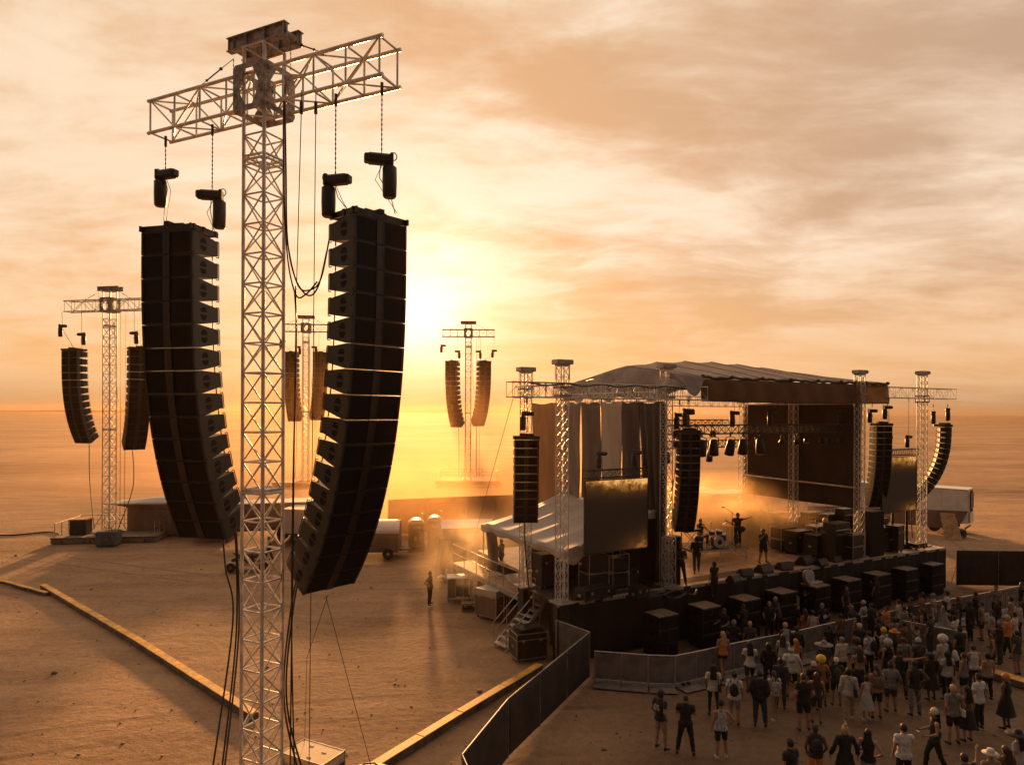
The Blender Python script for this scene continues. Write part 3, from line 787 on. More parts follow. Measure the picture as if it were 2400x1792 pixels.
# towers
def stage_tower(label, p, z1=12.3, w=.38, z0=DZ):
    t = thing('stage_tower', label, 'truss tower', (p.x, p.y, 0), ANG, 'truss towers holding up the stage roof')
    m_ = MB(); truss(m_, (0, 0, z0 + .05), (0, 0, z1), w, w, .025, .012, .42, up=(0, 1, 0), n=5); m_.build('mast', M['alu'], t)
    h_ = MB(); h_.box((0, 0, z1 + .18), (.78, .50, .20), bev=.02); h_.box((0, 0, z1 + .05), (.5, .4, .06)); h_.bar((-.3, -.28, z1 + .18), (-.3, .28, z1 + .18), .07, 10); h_.bar((.3, -.28, z1 + .18), (.3, .28, z1 + .18), .07, 10)
    h_.build('head_block', M['alu_dull'], t)
    c_ = MB()
    for sx in (-.36, .36): c_.tube([(sx, 0, z1 + .1), (sx, 0, 11.6)], .01, 4)
    c_.build('lifting_chain', M['steel_dark'], t)
    f_ = MB(); f_.box((0, 0, z0 + .04), (.8, .8, .06)); f_.build('base_plate', M['alu_dull'], t)
    f_ = MB(); f_.box((0, 0, z0 / 2), (.5, .5, z0 - .02)); f_.build('understage_support', M['black'], t)
    s2 = MB(); zc = 11.3
    for k in range(4):
        r_ = Matrix.Rotation(k * math.pi / 2, 3, 'Z')
        s2.box(r_ @ Vector((0, .27, zc)), (.54, .02, .08), r_); s2.box(r_ @ Vector((0, .27, zc - .36)), (.54, .02, .08), r_); s2.box(r_ @ Vector((.25, .27, zc - .18)), (.04, .02, .30), r_)
    s2.build('sleeve', M['plate'], t)
    return t
TW = [('silver stage tower at the front left wing corner', A0, 12.15), ('silver stage tower left of the performers', PB, 12.2), ('silver stage tower right of the performers', PC, 12.35),
      ('silver stage tower at the far right wing', PE, 12.5), ('silver stage tower behind the front left one', onl(A0, 0, 3.0), 12.0),
      ('silver stage tower halfway along the dark right wall', onl(PC, 0, 4.3), 11.4), ('hazy stage tower at the back right corner', onl(PC, 0, 8.2), 11.4),
      ('stage tower hidden behind the left curtains', onl(PB, 0, 8.2), 11.4)]
for lab, p, z1 in TW: stage_tower(lab, p, z1)
# a truss leg section standing beside the front mast of the opening
def beam(label, p, q, z, w=.5, h=.6, bay=.62, mt='alu', r=.026, name='roof_beam', group='horizontal beams of the stage roof', cross=False, cat_='truss beam'):
    c = (Vector(p) + Vector(q)) / 2; c.z = z
    d = Vector(q) - Vector(p); a = math.atan2(d.y, d.x); L = Vector((d.x, d.y, 0)).length
    m_ = MB(); truss(m_, (-L / 2, 0, 0), (L / 2, 0, 0), w, h, r, r * .5, bay, n=5, cross=cross)
    return tag(m_.build(name, M[mt], None, c, a), label, cat_, group)
beam('front left roof beam reaching past the stage corner', onl(A0, -2.5), onl(A0, 7.9), 11.16)
beam('front right roof beam reaching past the stage', onl(PC, 2.2), onl(PC, 9.0), 11.45)
beam('roof beam across the back of the stage', onl(PB, 0, 8.2), onl(PC, 0, 8.2), 10.95)
beam('left side roof beam running back over the curtains', onl(PB, 0, .4), onl(PB, 0, 8), 11.0, h=.45)
beam('right side roof beam above the dark wall', onl(PC, 0, .4), onl(PC, 0, 8), 11.0, h=.45)
beam('left wing roof beam running back from the corner tower', onl(A0, 0, .3), onl(A0, 0, 3.6), 11.16, h=.5)
# the loom of cables on the left beam
mb = MB()
for k in range(26):
    a = -1.6 + k * .33 + rng.uniform(-.1, .1); L_ = rng.uniform(.15, .55)
    p = onl(A0, a, -.26, 11.5 - rng.uniform(0, .1)); q = onl(A0, a + rng.uniform(-.3, .3), -.28, 11.5 - L_)
    mb.tube(path(p, (p + q) / 2 + Vector((0, 0, -.15)), q, n=4), .014, 4)
mb.tube(path(*[onl(A0, -1.8 + i * .9, -.27, 11.44 - (.10 if i % 2 else 0)) for i in range(11)], n=4), .03, 5)
tag(mb.build('cable_loom', M['cable']), 'tangled black cable loom tied along the front left roof beam', 'cables')

# roof
roof = thing('stage_roof', 'big fabric roof over the middle of the stage', 'stage roof', (8.8, 32, 0), ANG)
WR, DR = 14.4, 10.8; ZE, ZR = 11.95, 12.72
mb = MB()
def rf(u, v):
    y = v * DR; k = 1 - abs(2 * v - 1)
    rz = ZE + (ZR + .62 * math.sin(min(1, u * 1.02) * math.pi) ** .8 * (1 - .45 * u) - .10 * u - ZE) * (k ** .92)
    seam = (u * 7) % 1.0; rz -= .05 * math.sin(seam * math.pi) * math.sin(min(1, k * 1.3) * math.pi / 1.35 + .1)
    rz += .02 * math.sin(u * 47 + v * 13)
    return Vector((u * WR, y, rz))
mb.grid(rf, 84, 32); solidify(mb.build('canopy', M['canvas_light'], roof), .02)
mb = MB()
for i in range(8):
    u = i / 7 if i else .002
    mb.tube([rf(min(u, .998), v) + Vector((0, 0, .03)) for v in np.linspace(0, 1, 17)], .018, 5)
mb.build('seam_rope', M['plate'], roof)
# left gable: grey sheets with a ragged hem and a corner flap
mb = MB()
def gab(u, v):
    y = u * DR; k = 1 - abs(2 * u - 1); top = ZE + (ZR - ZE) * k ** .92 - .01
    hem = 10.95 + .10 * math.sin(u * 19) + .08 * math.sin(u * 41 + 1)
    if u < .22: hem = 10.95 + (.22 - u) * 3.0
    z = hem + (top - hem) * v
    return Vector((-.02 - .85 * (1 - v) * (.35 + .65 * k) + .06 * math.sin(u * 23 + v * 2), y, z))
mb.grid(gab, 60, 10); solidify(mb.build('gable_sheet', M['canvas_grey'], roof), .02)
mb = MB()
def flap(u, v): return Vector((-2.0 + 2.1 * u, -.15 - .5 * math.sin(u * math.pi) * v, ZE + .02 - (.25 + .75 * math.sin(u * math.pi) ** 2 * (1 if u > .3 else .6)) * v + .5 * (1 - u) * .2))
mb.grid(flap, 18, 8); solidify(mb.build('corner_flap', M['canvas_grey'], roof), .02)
mb = MB()
def fas(u, v):
    z = 10.80 + (ZE - .12 - 10.80) * v + .05 * math.sin(u * math.pi) * -(1 - v)
    return Vector((u * WR, -.10 + .05 * math.sin(u * 25) * (1 - v) + .03 * math.sin(u * 61 + v * 3), z))
mb.grid(fas, 70, 8); solidify(mb.build('fascia_banner', M['fascia'], roof), .02)
mb = MB()
mb.tube([Vector((x, -.06, ZE - .03 + .045 * math.sin(x * 2.2) * math.sin(x * 5))) for x in np.linspace(0, WR, 60)], [.055 + .03 * abs(math.sin(i * .9)) for i in range(60)], 7)
for x in (.1, 2.0, 4.1, 6.2, 8.3, 10.2, 12.3, 14.3): mb.ball((x, -.1, ZE + .02), (.16, .1, .09), 10, 6)
mb.build('rolled_hem', M['black'], roof)
mb = MB()
for sgn in (0.02, WR - .02):
    mb.tube([(sgn, 0, ZE - .1), (sgn, DR / 2, ZR - .15), (sgn, DR, ZE - .1)], .06, 6)
for y in (0.05, DR / 2, DR - .05): mb.bar((0, y, (ZE if y != DR / 2 else ZR - .3) - .14), (WR, y, (ZE if y != DR / 2 else ZR - .6) - .14), .05, 6)
for i in range(8): mb.bar((i * WR / 7, .05, ZE - .16), (i * WR / 7, DR - .05, ZE - .16), .035, 5)
mb.build('roof_frame', M['alu_dull'], roof)

# curtains on the left side of the stage, along the B line; each sheet is its own thing
def sheet(label, p, q, z0, z1, mt, folds=3, amp=.10, n=26, group='curtains on the left side of the stage', name='side_curtain', pull=0.0, cat_='curtain', nv=18, th=.02):
    p, q = Vector(p), Vector(q); o = Vector((p.x, p.y, 0)); d = q - p; L = d.length; nrm = Vector((-d.y, d.x, 0)).normalized()
    ph = rng.uniform(0, 6)
    mb = MB()
    def f(u, v):
        uu = u
        if pull: uu = u + pull * (1 - v) ** .8 * (1 - u) * .9
        w_ = amp * (.15 + (1 - v)) * (math.sin(u * folds * 2 * math.pi + ph + v) + .4 * math.sin(u * folds * 5.1 + v * 4)) * .6
        w_ += .03 * math.sin(v * 9 + u * 7 + ph)
        return d * uu + nrm * w_ + Vector((0, 0, z0 + (z1 - z0) * v + (.04 * math.sin(u * 9 + ph) if v > .99 else 0)))
    mb.grid(f, n, nv)
    o_ = mb.build(name, M[mt], None, o); solidify(o_, th)
    return tag(o_, label, cat_, group)
Lp = [(11.6, 8.3, 'cur_gold', 'backlit amber curtain farthest left on the stage side', 2, 4.6), (8.1, 6.5, 'cur_taupe', 'smooth taupe curtain right of the amber one', 1, 4.9),
      (6.4, 4.7, 'cur_brown', 'brown curtain between the taupe and the pale one', 1, 3.0), (4.65, 3.0, 'cur_pale', 'palest hanging sheet on the stage side', 1, 6.1), (2.95, 1.6, 'cur_dark', 'flat charcoal curtain right of the pale sheet', 1, 3.0)]
for (b0, b1, mt, lab, fo, z0) in Lp: sheet(lab, onl(PB, -.25, b0), onl(PB, -.25, b1), z0, 10.75, mt, fo, .09)
sheet('charcoal curtain gathered into deep folds beside the stage opening', onl(PB, -.2, 1.85), onl(PB, -.15, -.1), 2.6, 10.72, 'cur_dark', 4, .18, 40, pull=.35)
# dark mesh wall on the right side
sheet('large dark mesh wall glowing amber on the right side of the stage', onl(PC, .35, 8.4), onl(PC, .35, .1), 4.95, 10.85, 'wall_dark', 2, .10, 40, None, 'mesh_wall', cat_='mesh wall')
sheet('small dark cloth panel behind the second stage array', onl(PB, .55, 2.2), onl(PB, 1.7, 2.4), 7.4, 10.6, 'wall_dark', 1, .05, 12, None, 'side_curtain')
tag(MB().bar(onl(PC, .0, 8.2, 6.2), onl(PC, .0, .2, 6.15), .05, 8).build('cross_pipe', M['alu']), 'long level silver pipe across the dark mesh wall', 'pipe')
mb = MB(); mb.tube([onl(PC, .1, 4.3, 9.2), onl(PC, .1, 1.7, 4.2)], .012, 4); mb.tube([onl(PC, .1, 6.6, 9.0), onl(PC, .1, 4.2, 4.0)], .012, 4)
tag(mb.build('slack_rope', M['cable']), 'two slack ropes slanting across the dark mesh wall', 'rope')

# ------------------------------------------------------------------ stage line arrays
SW, SH, SD = .94, .335, .58
SG = 'line arrays hanging at the stage front'
def stage_array(label, p, phi, n, z, tilt, tilt0=0.0, pw=1.8, hs=((-.0, .35),), word='', w=SW):
    arr, bot = line_array(label, (p.x, p.y, z), phi, n, w, SH, SD, tilt, SG, pw, True, tilt0)
    ca, sa = math.cos(R(phi)), math.sin(R(phi)); bk = Vector((-sa, ca, 0)); fx = Vector((ca, sa, 0))
    for k, (a, b) in enumerate(hs):
        q = Vector((p.x, p.y, 0)) + fx * a + bk * b
        hoist(f'{["front","rear"][k] if len(hs) > 1 else "single"} chain hoist above {word}', (q.x, q.y, 10.85), (q.x, q.y, z + (1.05 if k == 0 else .85)), (q.x, q.y, z + .15), phi, 'chain hoists over the stage front', .78)
    ft = Vector((p.x, p.y, z)) + bk * (bot[0] + .35) + Vector((0, 0, bot[1]))
    cable(f'cable dropping from {word}', [path(ft, ft + Vector((.03, 0, -1.2)), Vector((ft.x + .25, ft.y + .25, DZ + .1)))], .028)
stage_array('short black line array hanging at the far left end of the stage beam', onl(A0, -1.75, -.1), 5, 10, 9.15, 12, hs=((.0, .2),), word='the leftmost stage array', w=.98)
stage_array('black line array hanging left of the stage opening', onl(PB, 1.15, -.35), 8, 14, 9.3, 24, hs=((-.1, .1), (-.25, .75)), word='the array left of the stage opening')
stage_array('black line array hanging right of the stage opening', onl(PC, 1.75, -.3), 6, 14, 9.55, 24, hs=((.3, .2), (-.4, .5)), word='the array right of the stage opening')
stage_array('banana shaped line array at the far right end of the stage beam', onl(PC, 8.6, -.1), 66, 15, 9.45, 46, tilt0=0, pw=1.3, hs=((.2, .1), (-.1, .9)), word='the rightmost stage array')

# ------------------------------------------------------------------ video screens with their trusses
def emissive_screen(name, spots):  # gold sunlight sheen on the screens, put in as emission spots
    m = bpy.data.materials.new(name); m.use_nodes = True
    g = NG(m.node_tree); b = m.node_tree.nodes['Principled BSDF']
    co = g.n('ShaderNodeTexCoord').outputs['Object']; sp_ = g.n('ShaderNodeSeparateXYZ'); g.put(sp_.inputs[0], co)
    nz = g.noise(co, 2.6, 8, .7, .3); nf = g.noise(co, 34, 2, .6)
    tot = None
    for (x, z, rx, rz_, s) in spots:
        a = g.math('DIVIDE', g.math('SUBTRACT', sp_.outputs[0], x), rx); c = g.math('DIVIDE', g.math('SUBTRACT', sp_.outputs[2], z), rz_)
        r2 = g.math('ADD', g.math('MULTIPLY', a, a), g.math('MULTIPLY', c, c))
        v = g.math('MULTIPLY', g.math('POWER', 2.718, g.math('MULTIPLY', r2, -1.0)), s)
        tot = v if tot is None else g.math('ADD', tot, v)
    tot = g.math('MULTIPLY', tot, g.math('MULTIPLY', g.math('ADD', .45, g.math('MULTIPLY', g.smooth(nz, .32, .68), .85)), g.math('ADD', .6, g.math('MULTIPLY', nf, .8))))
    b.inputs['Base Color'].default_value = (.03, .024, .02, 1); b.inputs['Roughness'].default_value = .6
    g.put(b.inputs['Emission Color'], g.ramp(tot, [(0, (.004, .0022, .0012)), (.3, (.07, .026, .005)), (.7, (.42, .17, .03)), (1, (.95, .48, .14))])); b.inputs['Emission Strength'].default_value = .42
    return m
def screen(label, p, q, z0, z1, mt, hl, word, tz):
    d = Vector(q) - Vector(p); L = Vector((d.x, d.y, 0)).length; c = (Vector(p) + Vector(q)) / 2; c.z = (z0 + z1) / 2; a = math.atan2(d.y, d.x); h = z1 - z0
    t = thing('video_screen', label, 'video screen', c, a, 'video screens beside the stage opening')
    m_ = MB(); m_.box((0, 0, 0), (L, .08, h)); m_.build('screen_panel', mt, t)
    f = MB()
    for sx in (-1, 1): f.box((sx * (L / 2 + .02), 0, 0), (.03, .11, h + .05))
    f.box((0, 0, h / 2 + .02), (L + .06, .11, .04)); f.box((0, 0, -h / 2 - .02), (L + .06, .11, .04)); f.build('bezel', M['steel_dark'], t)
    k = MB()
    for i in range(1, 6): k.box((-L / 2 + L * i / 6, .10, 0), (.06, .10, h))
    k.build('back_frame', M['black'], t)
    c2 = c.copy(); c2.z = z1 + .28
    beam(f'black truss carrying the {word} video screen', p, q, z1 + .28, .34, .34, .38, 'steel_dark', .022, 'screen_truss', 'black trusses above the video screens', True)
    for i, u in enumerate(hl):
        w_ = Vector(p).lerp(Vector(q), u)
        hoist(f'{["left","right"][i]} chain hoist lifting the {word} video screen', (w_.x, w_.y, tz), (w_.x, w_.y, z1 + 1.15), (w_.x, w_.y, z1 + .45), math.degrees(a), 'chain hoists over the stage front', .72)
screen('tall dark video screen with gold sun sheen painted along its top, left of stage', onl(A0, 1.16), onl(A0, 4.5), 4.3, 7.35, emissive_screen('left screen painted sheen', [(.55, 1.5, 1.9, .50, .85), (-.9, 1.55, 1.2, .22, .45), (1.5, 1.6, .5, .35, .7), (1.8, -1.5, 1.3, .55, .55)]), (.25, .82), 'left', 10.85)
screen('dark video screen with gold sun sheen painted at its top, right of stage', onl(PC, 2.0), onl(PC, 5.25), 4.65, 7.75, emissive_screen('right screen painted sheen', [(.1, 1.5, 1.9, .45, .75), (1.3, 1.5, .6, .45, .5), (1.3, -1.5, 1.1, .4, .55)]), (.2, .78), 'right', 11.15)

# ------------------------------------------------------------------ lighting trusses with lamps
LG = 'stage lights on the lighting trusses'
beam('black front lighting truss spanning the stage opening', onl(PB, .8, .55), onl(PC, .3, .55), 9.45, .45, .42, .45, 'steel_dark', .03, 'lighting_truss', 'black lighting trusses', True)
beam('black middle lighting truss close behind the front one', onl(PB, .8, 1.7), onl(PB, 5.5, 1.7), 9.75, .4, .3, .45, 'steel_dark', .026, 'lighting_truss', 'black lighting trusses', True)
beam('black lighting truss at the back of the stage', onl(PB, 1.5, 7.0), onl(PC, -.6, 7.0), 8.35, .45, .42, .45, 'steel_dark', .026, 'lighting_truss', 'black lighting trusses', True)
def lamp(label, p, tilt, az=0.0, S=1.0, long=True):
    t = thing('stage_light', label, 'stage light', p, ANG + az, LG)
    t.scale = (S, S, S)
    y = MB(); y.tube([(-.2, 0, -.34), (-.2, 0, -.05), (0, 0, .0), (.2, 0, -.05), (.2, 0, -.34)], .018, 5); y.bar((0, 0, 0), (0, 0, .16), .035, 8); y.build('yoke', M['steel_dark'], t)
    r = Matrix.Rotation(R(tilt), 3, 'X'); c = Vector((0, 0, -.36))
    b = MB()
    prof = [(.08, .26), (.13, .22), (.15, .05), (.17, -.05), (.18, -.32), (.15, -.33)] if long else [(.06, .16), (.15, .12), (.18, -.02), (.19, -.16), (.16, -.17)]
    b.lathe(prof, 12, c, r); b.build('housing', M['black'], t)
    l = MB(); l.lathe([(.145, prof[-1][1] + .004), (.10, prof[-1][1] - .02), (.01, prof[-1][1] - .03)], 12, c, r); l.build('lens', M['glass'], t)
    return t
for i, a in enumerate([1.0, 1.7, 2.6, 3.5, 4.5, 5.5, 6.6, 8.4, 9.4, 10.3, 11.4, 12.2, 13.0]):
    big = i in (2, 3, 4, 5, 6)
    lamp(f'{ordinal(i)} stage light from the left on the front lighting truss', onl(PB, a, .55 + (.0 if i % 2 else -.12), 9.10), [12, -20, 8, 0, 15, 5, -10, 25, 18, -25, 10, 30, 20][i], rng.uniform(-.6, .6), 1.35 if big else .85, big)
for i, a in enumerate([1.8, 2.6, 3.6, 4.7, 6.3, 8.0, 9.7]):
    lamp(f'{ordinal(i)} stage light from the left on the back truss', onl(PB, a, 7.0, 8.05), [20, -25, 30, -35, 10, -20, 15][i], rng.uniform(-.8, .8), 1.15, i % 2 == 0)
for i, a in enumerate([1.2, 2.1, 3.4, 4.6]):
    lamp(f'{ordinal(i)} stage light from the left on the middle truss', onl(PB, a, 1.7, 9.55), [0, 25, -25, 10][i], rng.uniform(-.8, .8), .95, i % 2 == 0)
for i, (a, b, z) in enumerate([(1.9, .55, 9.9), (4.9, .55, 9.9), (7.6, .55, 9.9), (13.2, .55, 9.9), (2.3, 7.0, 8.8), (5.6, 7.0, 8.8)]):
    q = onl(PB, a, b)
    hoist(f'{ordinal(i)} chain hoist carrying the {"front" if i < 4 else "back"} lighting truss', (q.x, q.y, 11.0), (q.x, q.y, z + .35), (q.x, q.y, z - .2), 29, 'chain hoists over the lighting trusses', .8)
cable('black cable hanging in a curve beside the stage opening array', [path(onl(PB, 1.9, 1.6, 9.5), onl(PB, 1.8, 1.4, 7.5), onl(PB, 1.2, 1.2, 5.2)), path(onl(PB, 2.4, 2.0, 9.5), onl(PB, 2.5, 2.0, 8.0), onl(PB, 2.1, 2.0, 6.4))], .02)

# ------------------------------------------------------------------ tent over the left wing
tent = thing('wing_tent', 'white sloping tent canopy over the left wing of the stage', 'tent', (2.4, 28.85, 0), ANG)
TWd, TL = 5.0, 8.0
def tz(u): return 4.35 + 1.42 * u
mb = MB()
def trf(u, v):
    seam = (v * 4.5) % 1.0
    return Vector((u * TWd, v * TL + .25, tz(u) - .12 * math.sin(seam * math.pi) * (.4 + .6 * math.sin(u * math.pi)) - .10 * math.sin(u * math.pi)))
mb.grid(trf, 16, 54); solidify(mb.build('canopy', M['tent'], tent), .02)
mb = MB()
def val(u, v): y = u * TL + .25; return Vector((-.03 + .02 * math.sin(u * 40), y, 4.33 - (.30 + .05 * math.sin(u * 9 * math.pi)) * v))
mb.grid(val, 60, 4)
def val2(u, v): return Vector((u * TWd, .22 + .02 * math.sin(u * 20), tz(u) - .02 - (.36 + .05 * math.sin(u * 5 * math.pi) + .35 * max(0, 1 - abs(u - .1) * 7)) * v - .1 * math.sin(u * math.pi)))
mb.grid(val2, 36, 4); solidify(mb.build('valance', M['tent'], tent), .02)
for x, y in ((.05, .35), (.05, TL * .5), (.05, TL + .1), (TWd - .1, .4), (TWd - .1, TL)):
    m_ = MB(); m_.bar((x, y, DZ - (.65 if x < 1 else 0)), (x, y, tz(x / TWd) - .05), .035, 8); m_.build('post', M['alu'], tent)
mb = MB()
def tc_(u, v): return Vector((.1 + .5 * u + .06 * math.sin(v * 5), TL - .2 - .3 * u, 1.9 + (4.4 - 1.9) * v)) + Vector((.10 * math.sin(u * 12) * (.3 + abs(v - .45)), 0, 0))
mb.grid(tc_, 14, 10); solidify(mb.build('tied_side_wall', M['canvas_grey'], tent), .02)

# ------------------------------------------------------------------ side walkway, stairs
WZ = 1.7; W0 = Vector((1.1, 30.7, 0))
wk = thing('side_walkway', 'raised walkway with metal handrail along the left stage side', 'walkway', W0, ANG)
WL = 9.2
mb = MB(); mb.box((.65, WL / 2, WZ - .06), (1.3, WL, .12)); mb.build('deck', M['ply'], wk)
mb = MB(); mb.box((-.02, WL / 2, WZ - .18), (.03, WL, .22)); mb.build('edge_beam', M['alu_dull'], wk)
for y in np.arange(.1, WL, 1.5):
    
    for x in (.06, 1.2): m_ = MB(); m_.bar((x, y, 0), (x, y, WZ - .12), .03, 6); m_.build('leg', M['alu_dull'], wk)
mb = MB()
for y in np.arange(.05, WL + .1, 1.52): mb.bar((.02, y, WZ), (.02, y, WZ + 1.05), .022, 6)
for z in (1.05, .55): mb.tube([(.02, .05, WZ + z), (.02, WL * .5, WZ + z - .03), (.02, WL, WZ + z)], .022, 6)
mb.tube([(.02, WL, WZ + 1.05), (1.2, WL, WZ + 1.05)], .022, 6)
for x in np.arange(.15, .8, .12): mb.bar((x, .05, WZ + .1), (x, .05, WZ + 1.0), .008, 4)
mb.build('handrail', M['barrier_rail'], wk)
B0 = Vector((-.5, 29.65, 0)); T0 = Vector((1.2, 30.85, 0)); e_ = (T0 - B0).normalized(); l_ = Vector((e_.y, -e_.x, 0)); RUN = (T0 - B0).length
st = thing('staircase', 'open metal stairs climbing to the side walkway', 'stairs', B0, math.atan2(e_.y, e_.x))
NS = 8
for i in range(NS):
    m_ = MB(); m_.box((RUN * (i + .5) / NS, 0, WZ * (i + .75) / NS), (.27, .92, .035)); m_.build('tread', M['alu'], st)
for sy in (-1, 1):
    m_ = MB(); m_.prism([(-.05, sy * .48 - .02, 0), (.12, sy * .48 - .02, 0), (RUN + .1, sy * .48 - .02, WZ - .05), (RUN - .1, sy * .48 - .02, WZ)], (0, .035, 0)); m_.build('stringer', M['alu'], st)
    m_ = MB()
    for z in (.55, 1.0): m_.tube([(.0, sy * .5, z), (RUN, sy * .5, WZ + z)], .022, 6)
    for u in (0, .35, .7, 1.0): m_.bar((RUN * u, sy * .5, WZ * u), (RUN * u, sy * .5, WZ * u + 1.0), .02, 6)
    m_.build('handrail', M['barrier_rail'], st)

# ------------------------------------------------------------------ fences
def fence(label, pts, h, mt, rail='alu_dull', seg=2.6, name='mesh_fence', cat_='fence', amp=.03, group=None, posts=True):
    t = thing(name, label, cat_, pts[0], 0, group); o = Vector(pts[0])
    for a, b in zip(pts[:-1], pts[1:]):
        a, b = Vector(a) - o, Vector(b) - o; n = max(1, round((b - a).length / seg)); nr = Vector((-(b - a).y, (b - a).x, 0)).normalized()
        for i in range(n):
            p, q = a.lerp(b, i / n), a.lerp(b, (i + 1) / n)
            m_ = MB(); ph = rng.uniform(0, 6)
            m_.grid(lambda u, v: p.lerp(q, .005 + .99 * u) + nr * amp * math.sin(u * 9 + v * 2 + ph) * math.sin(v * math.pi) + Vector((0, 0, .04 + (h - .06) * v)), 14, 6)
            solidify(m_.build('panel', M[mt], t), .012)
            r = MB(); r.bar(p + Vector((0, 0, h)), q + Vector((0, 0, h)), .022, 6); r.bar(p, p + Vector((0, 0, h + .02)), .024, 6); r.bar(q, q + Vector((0, 0, h + .02)), .024, 6)
            r.bar(p + nr * .5, p + Vector((0, 0, h * .6)), .018, 5)
            r.build('frame', M[rail], t)
    return t
fence('black mesh fence zigzagging from the near edge to the stage corner', [Vector((-.55, 14.8, 0)), Vector((-1.2, 17.0, 0)), Vector((-.08, 20.3, 0)), Vector((3.05, 26.5, 0))], 1.75, 'mesh_black')
fence('greyer mesh fence wing closing the corner under the stage', [Vector((3.05, 26.5, 0)), Vector((1.85, 28.0, 0))], 1.75, 'mesh_grey')
fence('dark mesh fence right of the stage end', [Vector((26.6, 40.8, 0)), Vector((31.5, 40.6, 0)), Vector((37.5, 41.0, 0))], 2.1, 'mesh_black', seg=3)
fence('amber screen cloth fence behind the portable toilets', [Vector((-10.2, 56.5, 0)), Vector((-4, 59.0, 0)), Vector((4, 61.5, 0)), Vector((12, 63.5, 0))], 2.9, 'perim', seg=3.2)

# crowd barrier panels
pp = [(1396, 1525), (1520, 1534.6), (1582, 1537), (1655.5, 1522.5), (1730, 1505), (1819, 1488), (1871, 1478), (1937, 1462), (2025, 1445), (2113, 1428), (2212, 1406), (2300, 1391), (2388, 1373), (2460, 1360)]
pts = [at(x, y, 1.15) for x, y in pp]; pts = [Vector((p.x, p.y, 0)) for p in pts]
cum = [0]
for a, b in zip(pts[:-1], pts[1:]): cum.append(cum[-1] + (b - a).length)
def along(d):
    for i in range(len(pts) - 1):
        if d <= cum[i + 1] or i == len(pts) - 2: return pts[i].lerp(pts[i + 1], (d - cum[i]) / (cum[i + 1] - cum[i]))
m1 = MB(); BW = 1.0
m1.grid(lambda u, v: Vector((-.5 + .02 + .96 * u, .012 * math.sin(u * 14), .12 + .98 * v)), 12, 4)
m2 = MB()
for x in (-.49, .49): m2.bar((x, 0, 0), (x, 0, 1.15), .022, 6); m2.bar((x, .75, .02), (x, .02, 1.0), .018, 5)
m2.bar((-.5, 0, 1.15), (.5, 0, 1.15), .030, 8); m2.bar((-.49, 0, .1), (.49, 0, .1), .018, 6)
m3 = MB(); m3.box((0, .02, .011), (.985, 1.36, .015))
me1, me2, me3 = m1.mesh('sheet', M['barrier']), m2.mesh('frame', M['barrier_rail']), m3.mesh('foot_plate', M['barrier'])
def ord2(i):
    if i < 18: return ordinal(i)
    if i == 18: return 'nineteenth'
    if i == 19: return 'twentieth'
    if i < 29: return 'twenty ' + ordinal(i - 20)
    return 'thirtieth' if i == 29 else 'thirty ' + ordinal(i - 30)
nb = int(cum[-1] / BW); LB = cum[-1] / nb
for i in range(nb):
    a, b = along(i * LB), along((i + 1) * LB); d = b - a; c = (a + b) / 2
    t = thing('crowd_barrier', f'{ord2(i)} grey steel crowd barrier panel from the left before the stage', 'crowd barrier', c, math.atan2(d.y, d.x), 'crowd barrier panels before the stage')
    t.scale = (d.length / BW, 1, 1)
    for nm, me in (('sheet', me1), ('frame', me2), ('foot_plate', me3)): obj(nm, me, t)
t = thing('crowd_barrier', 'grey barrier panel standing inside the crowd below the stage end', 'crowd barrier', at(2190, 1530, 0), R(-42)); t.scale = (2.4, 1, 1)
for nm, me in (('sheet', me1), ('frame', me2), ('foot_plate', me3)): obj(nm, me, t)

# ------------------------------------------------------------------ subwoofers, nine stacks of three
SWd, SDp, SHt = 1.12, .95, .575
b_ = MB(); b_.box((0, 0, SHt / 2), (SWd, SDp, SHt - .006), bev=.018)
g_ = MB(); g_.box((-.27, -SDp / 2 - .004, SHt / 2), (.48, .02, SHt - .10)); g_.box((.27, -SDp / 2 - .004, SHt / 2), (.48, .02, SHt - .10))
h_ = MB()
for sx in (-1, 1): h_.box((sx * (SWd / 2 + .002), .0, SHt * .6), (.014, .22, .09))
w_ = MB()
for x in (-.4, .4):
    for y in (-.33, .33): w_.box((x, y, SHt - .003), (.16, .05, .010))
MSUB = (b_.mesh('body', M['cab']), g_.mesh('grille', M['grille']), h_.mesh('side_grip', M['grille']), w_.mesh('skid', M['cab_side']))
M['sub_sunlit'] = mat('painted sunlit top', (.30, .215, .15), .75, 0, .4, 5)  # sunlight on the stack tops, put in as a paler sheet
topm = MB(); topm.box((0, 0, SHt + .004), (SWd - .03, SDp - .03, .012)); topme = topm.mesh('top_board', M['sub_sunlit'])
p0s, p1s = at(1552, 1434, 1.75), at(2181, 1318, 1.75)
for i in range(9):
    p = p0s.lerp(p1s, i / 8)
    for k in range(3):
        j = Vector((rng.uniform(-.015, .015), rng.uniform(-.015, .015), 0))
        t = thing('subwoofer', f'black subwoofer, {["bottom","middle","top"][k]} of the {ordinal(i)} stack from the left', 'subwoofer', Vector((p.x, p.y, k * SHt)) + j, ANG + rng.uniform(-.02, .02), 'subwoofer stacks along the stage front')
        for nm, me in zip(('body', 'grille', 'side_grip', 'skid'), MSUB): obj(nm, me, t)
        if k == 2: obj('top_board', topme, t)
t = thing('small_speaker', 'small pale edged speaker box beside the leftmost subwoofer stack', 'speaker', at(1500, 1500, 0), ANG)
b_ = MB(); b_.box((0, 0, .3), (.6, .55, .6), bev=.02); b_.build('body', M['cab'], t); b_ = MB(); b_.box((-.29, -.27, .3), (.02, .02, .6)); b_.box((0, -.28, .6), (.6, .02, .02)); b_.build('edging', M['barrier_rail'], t)
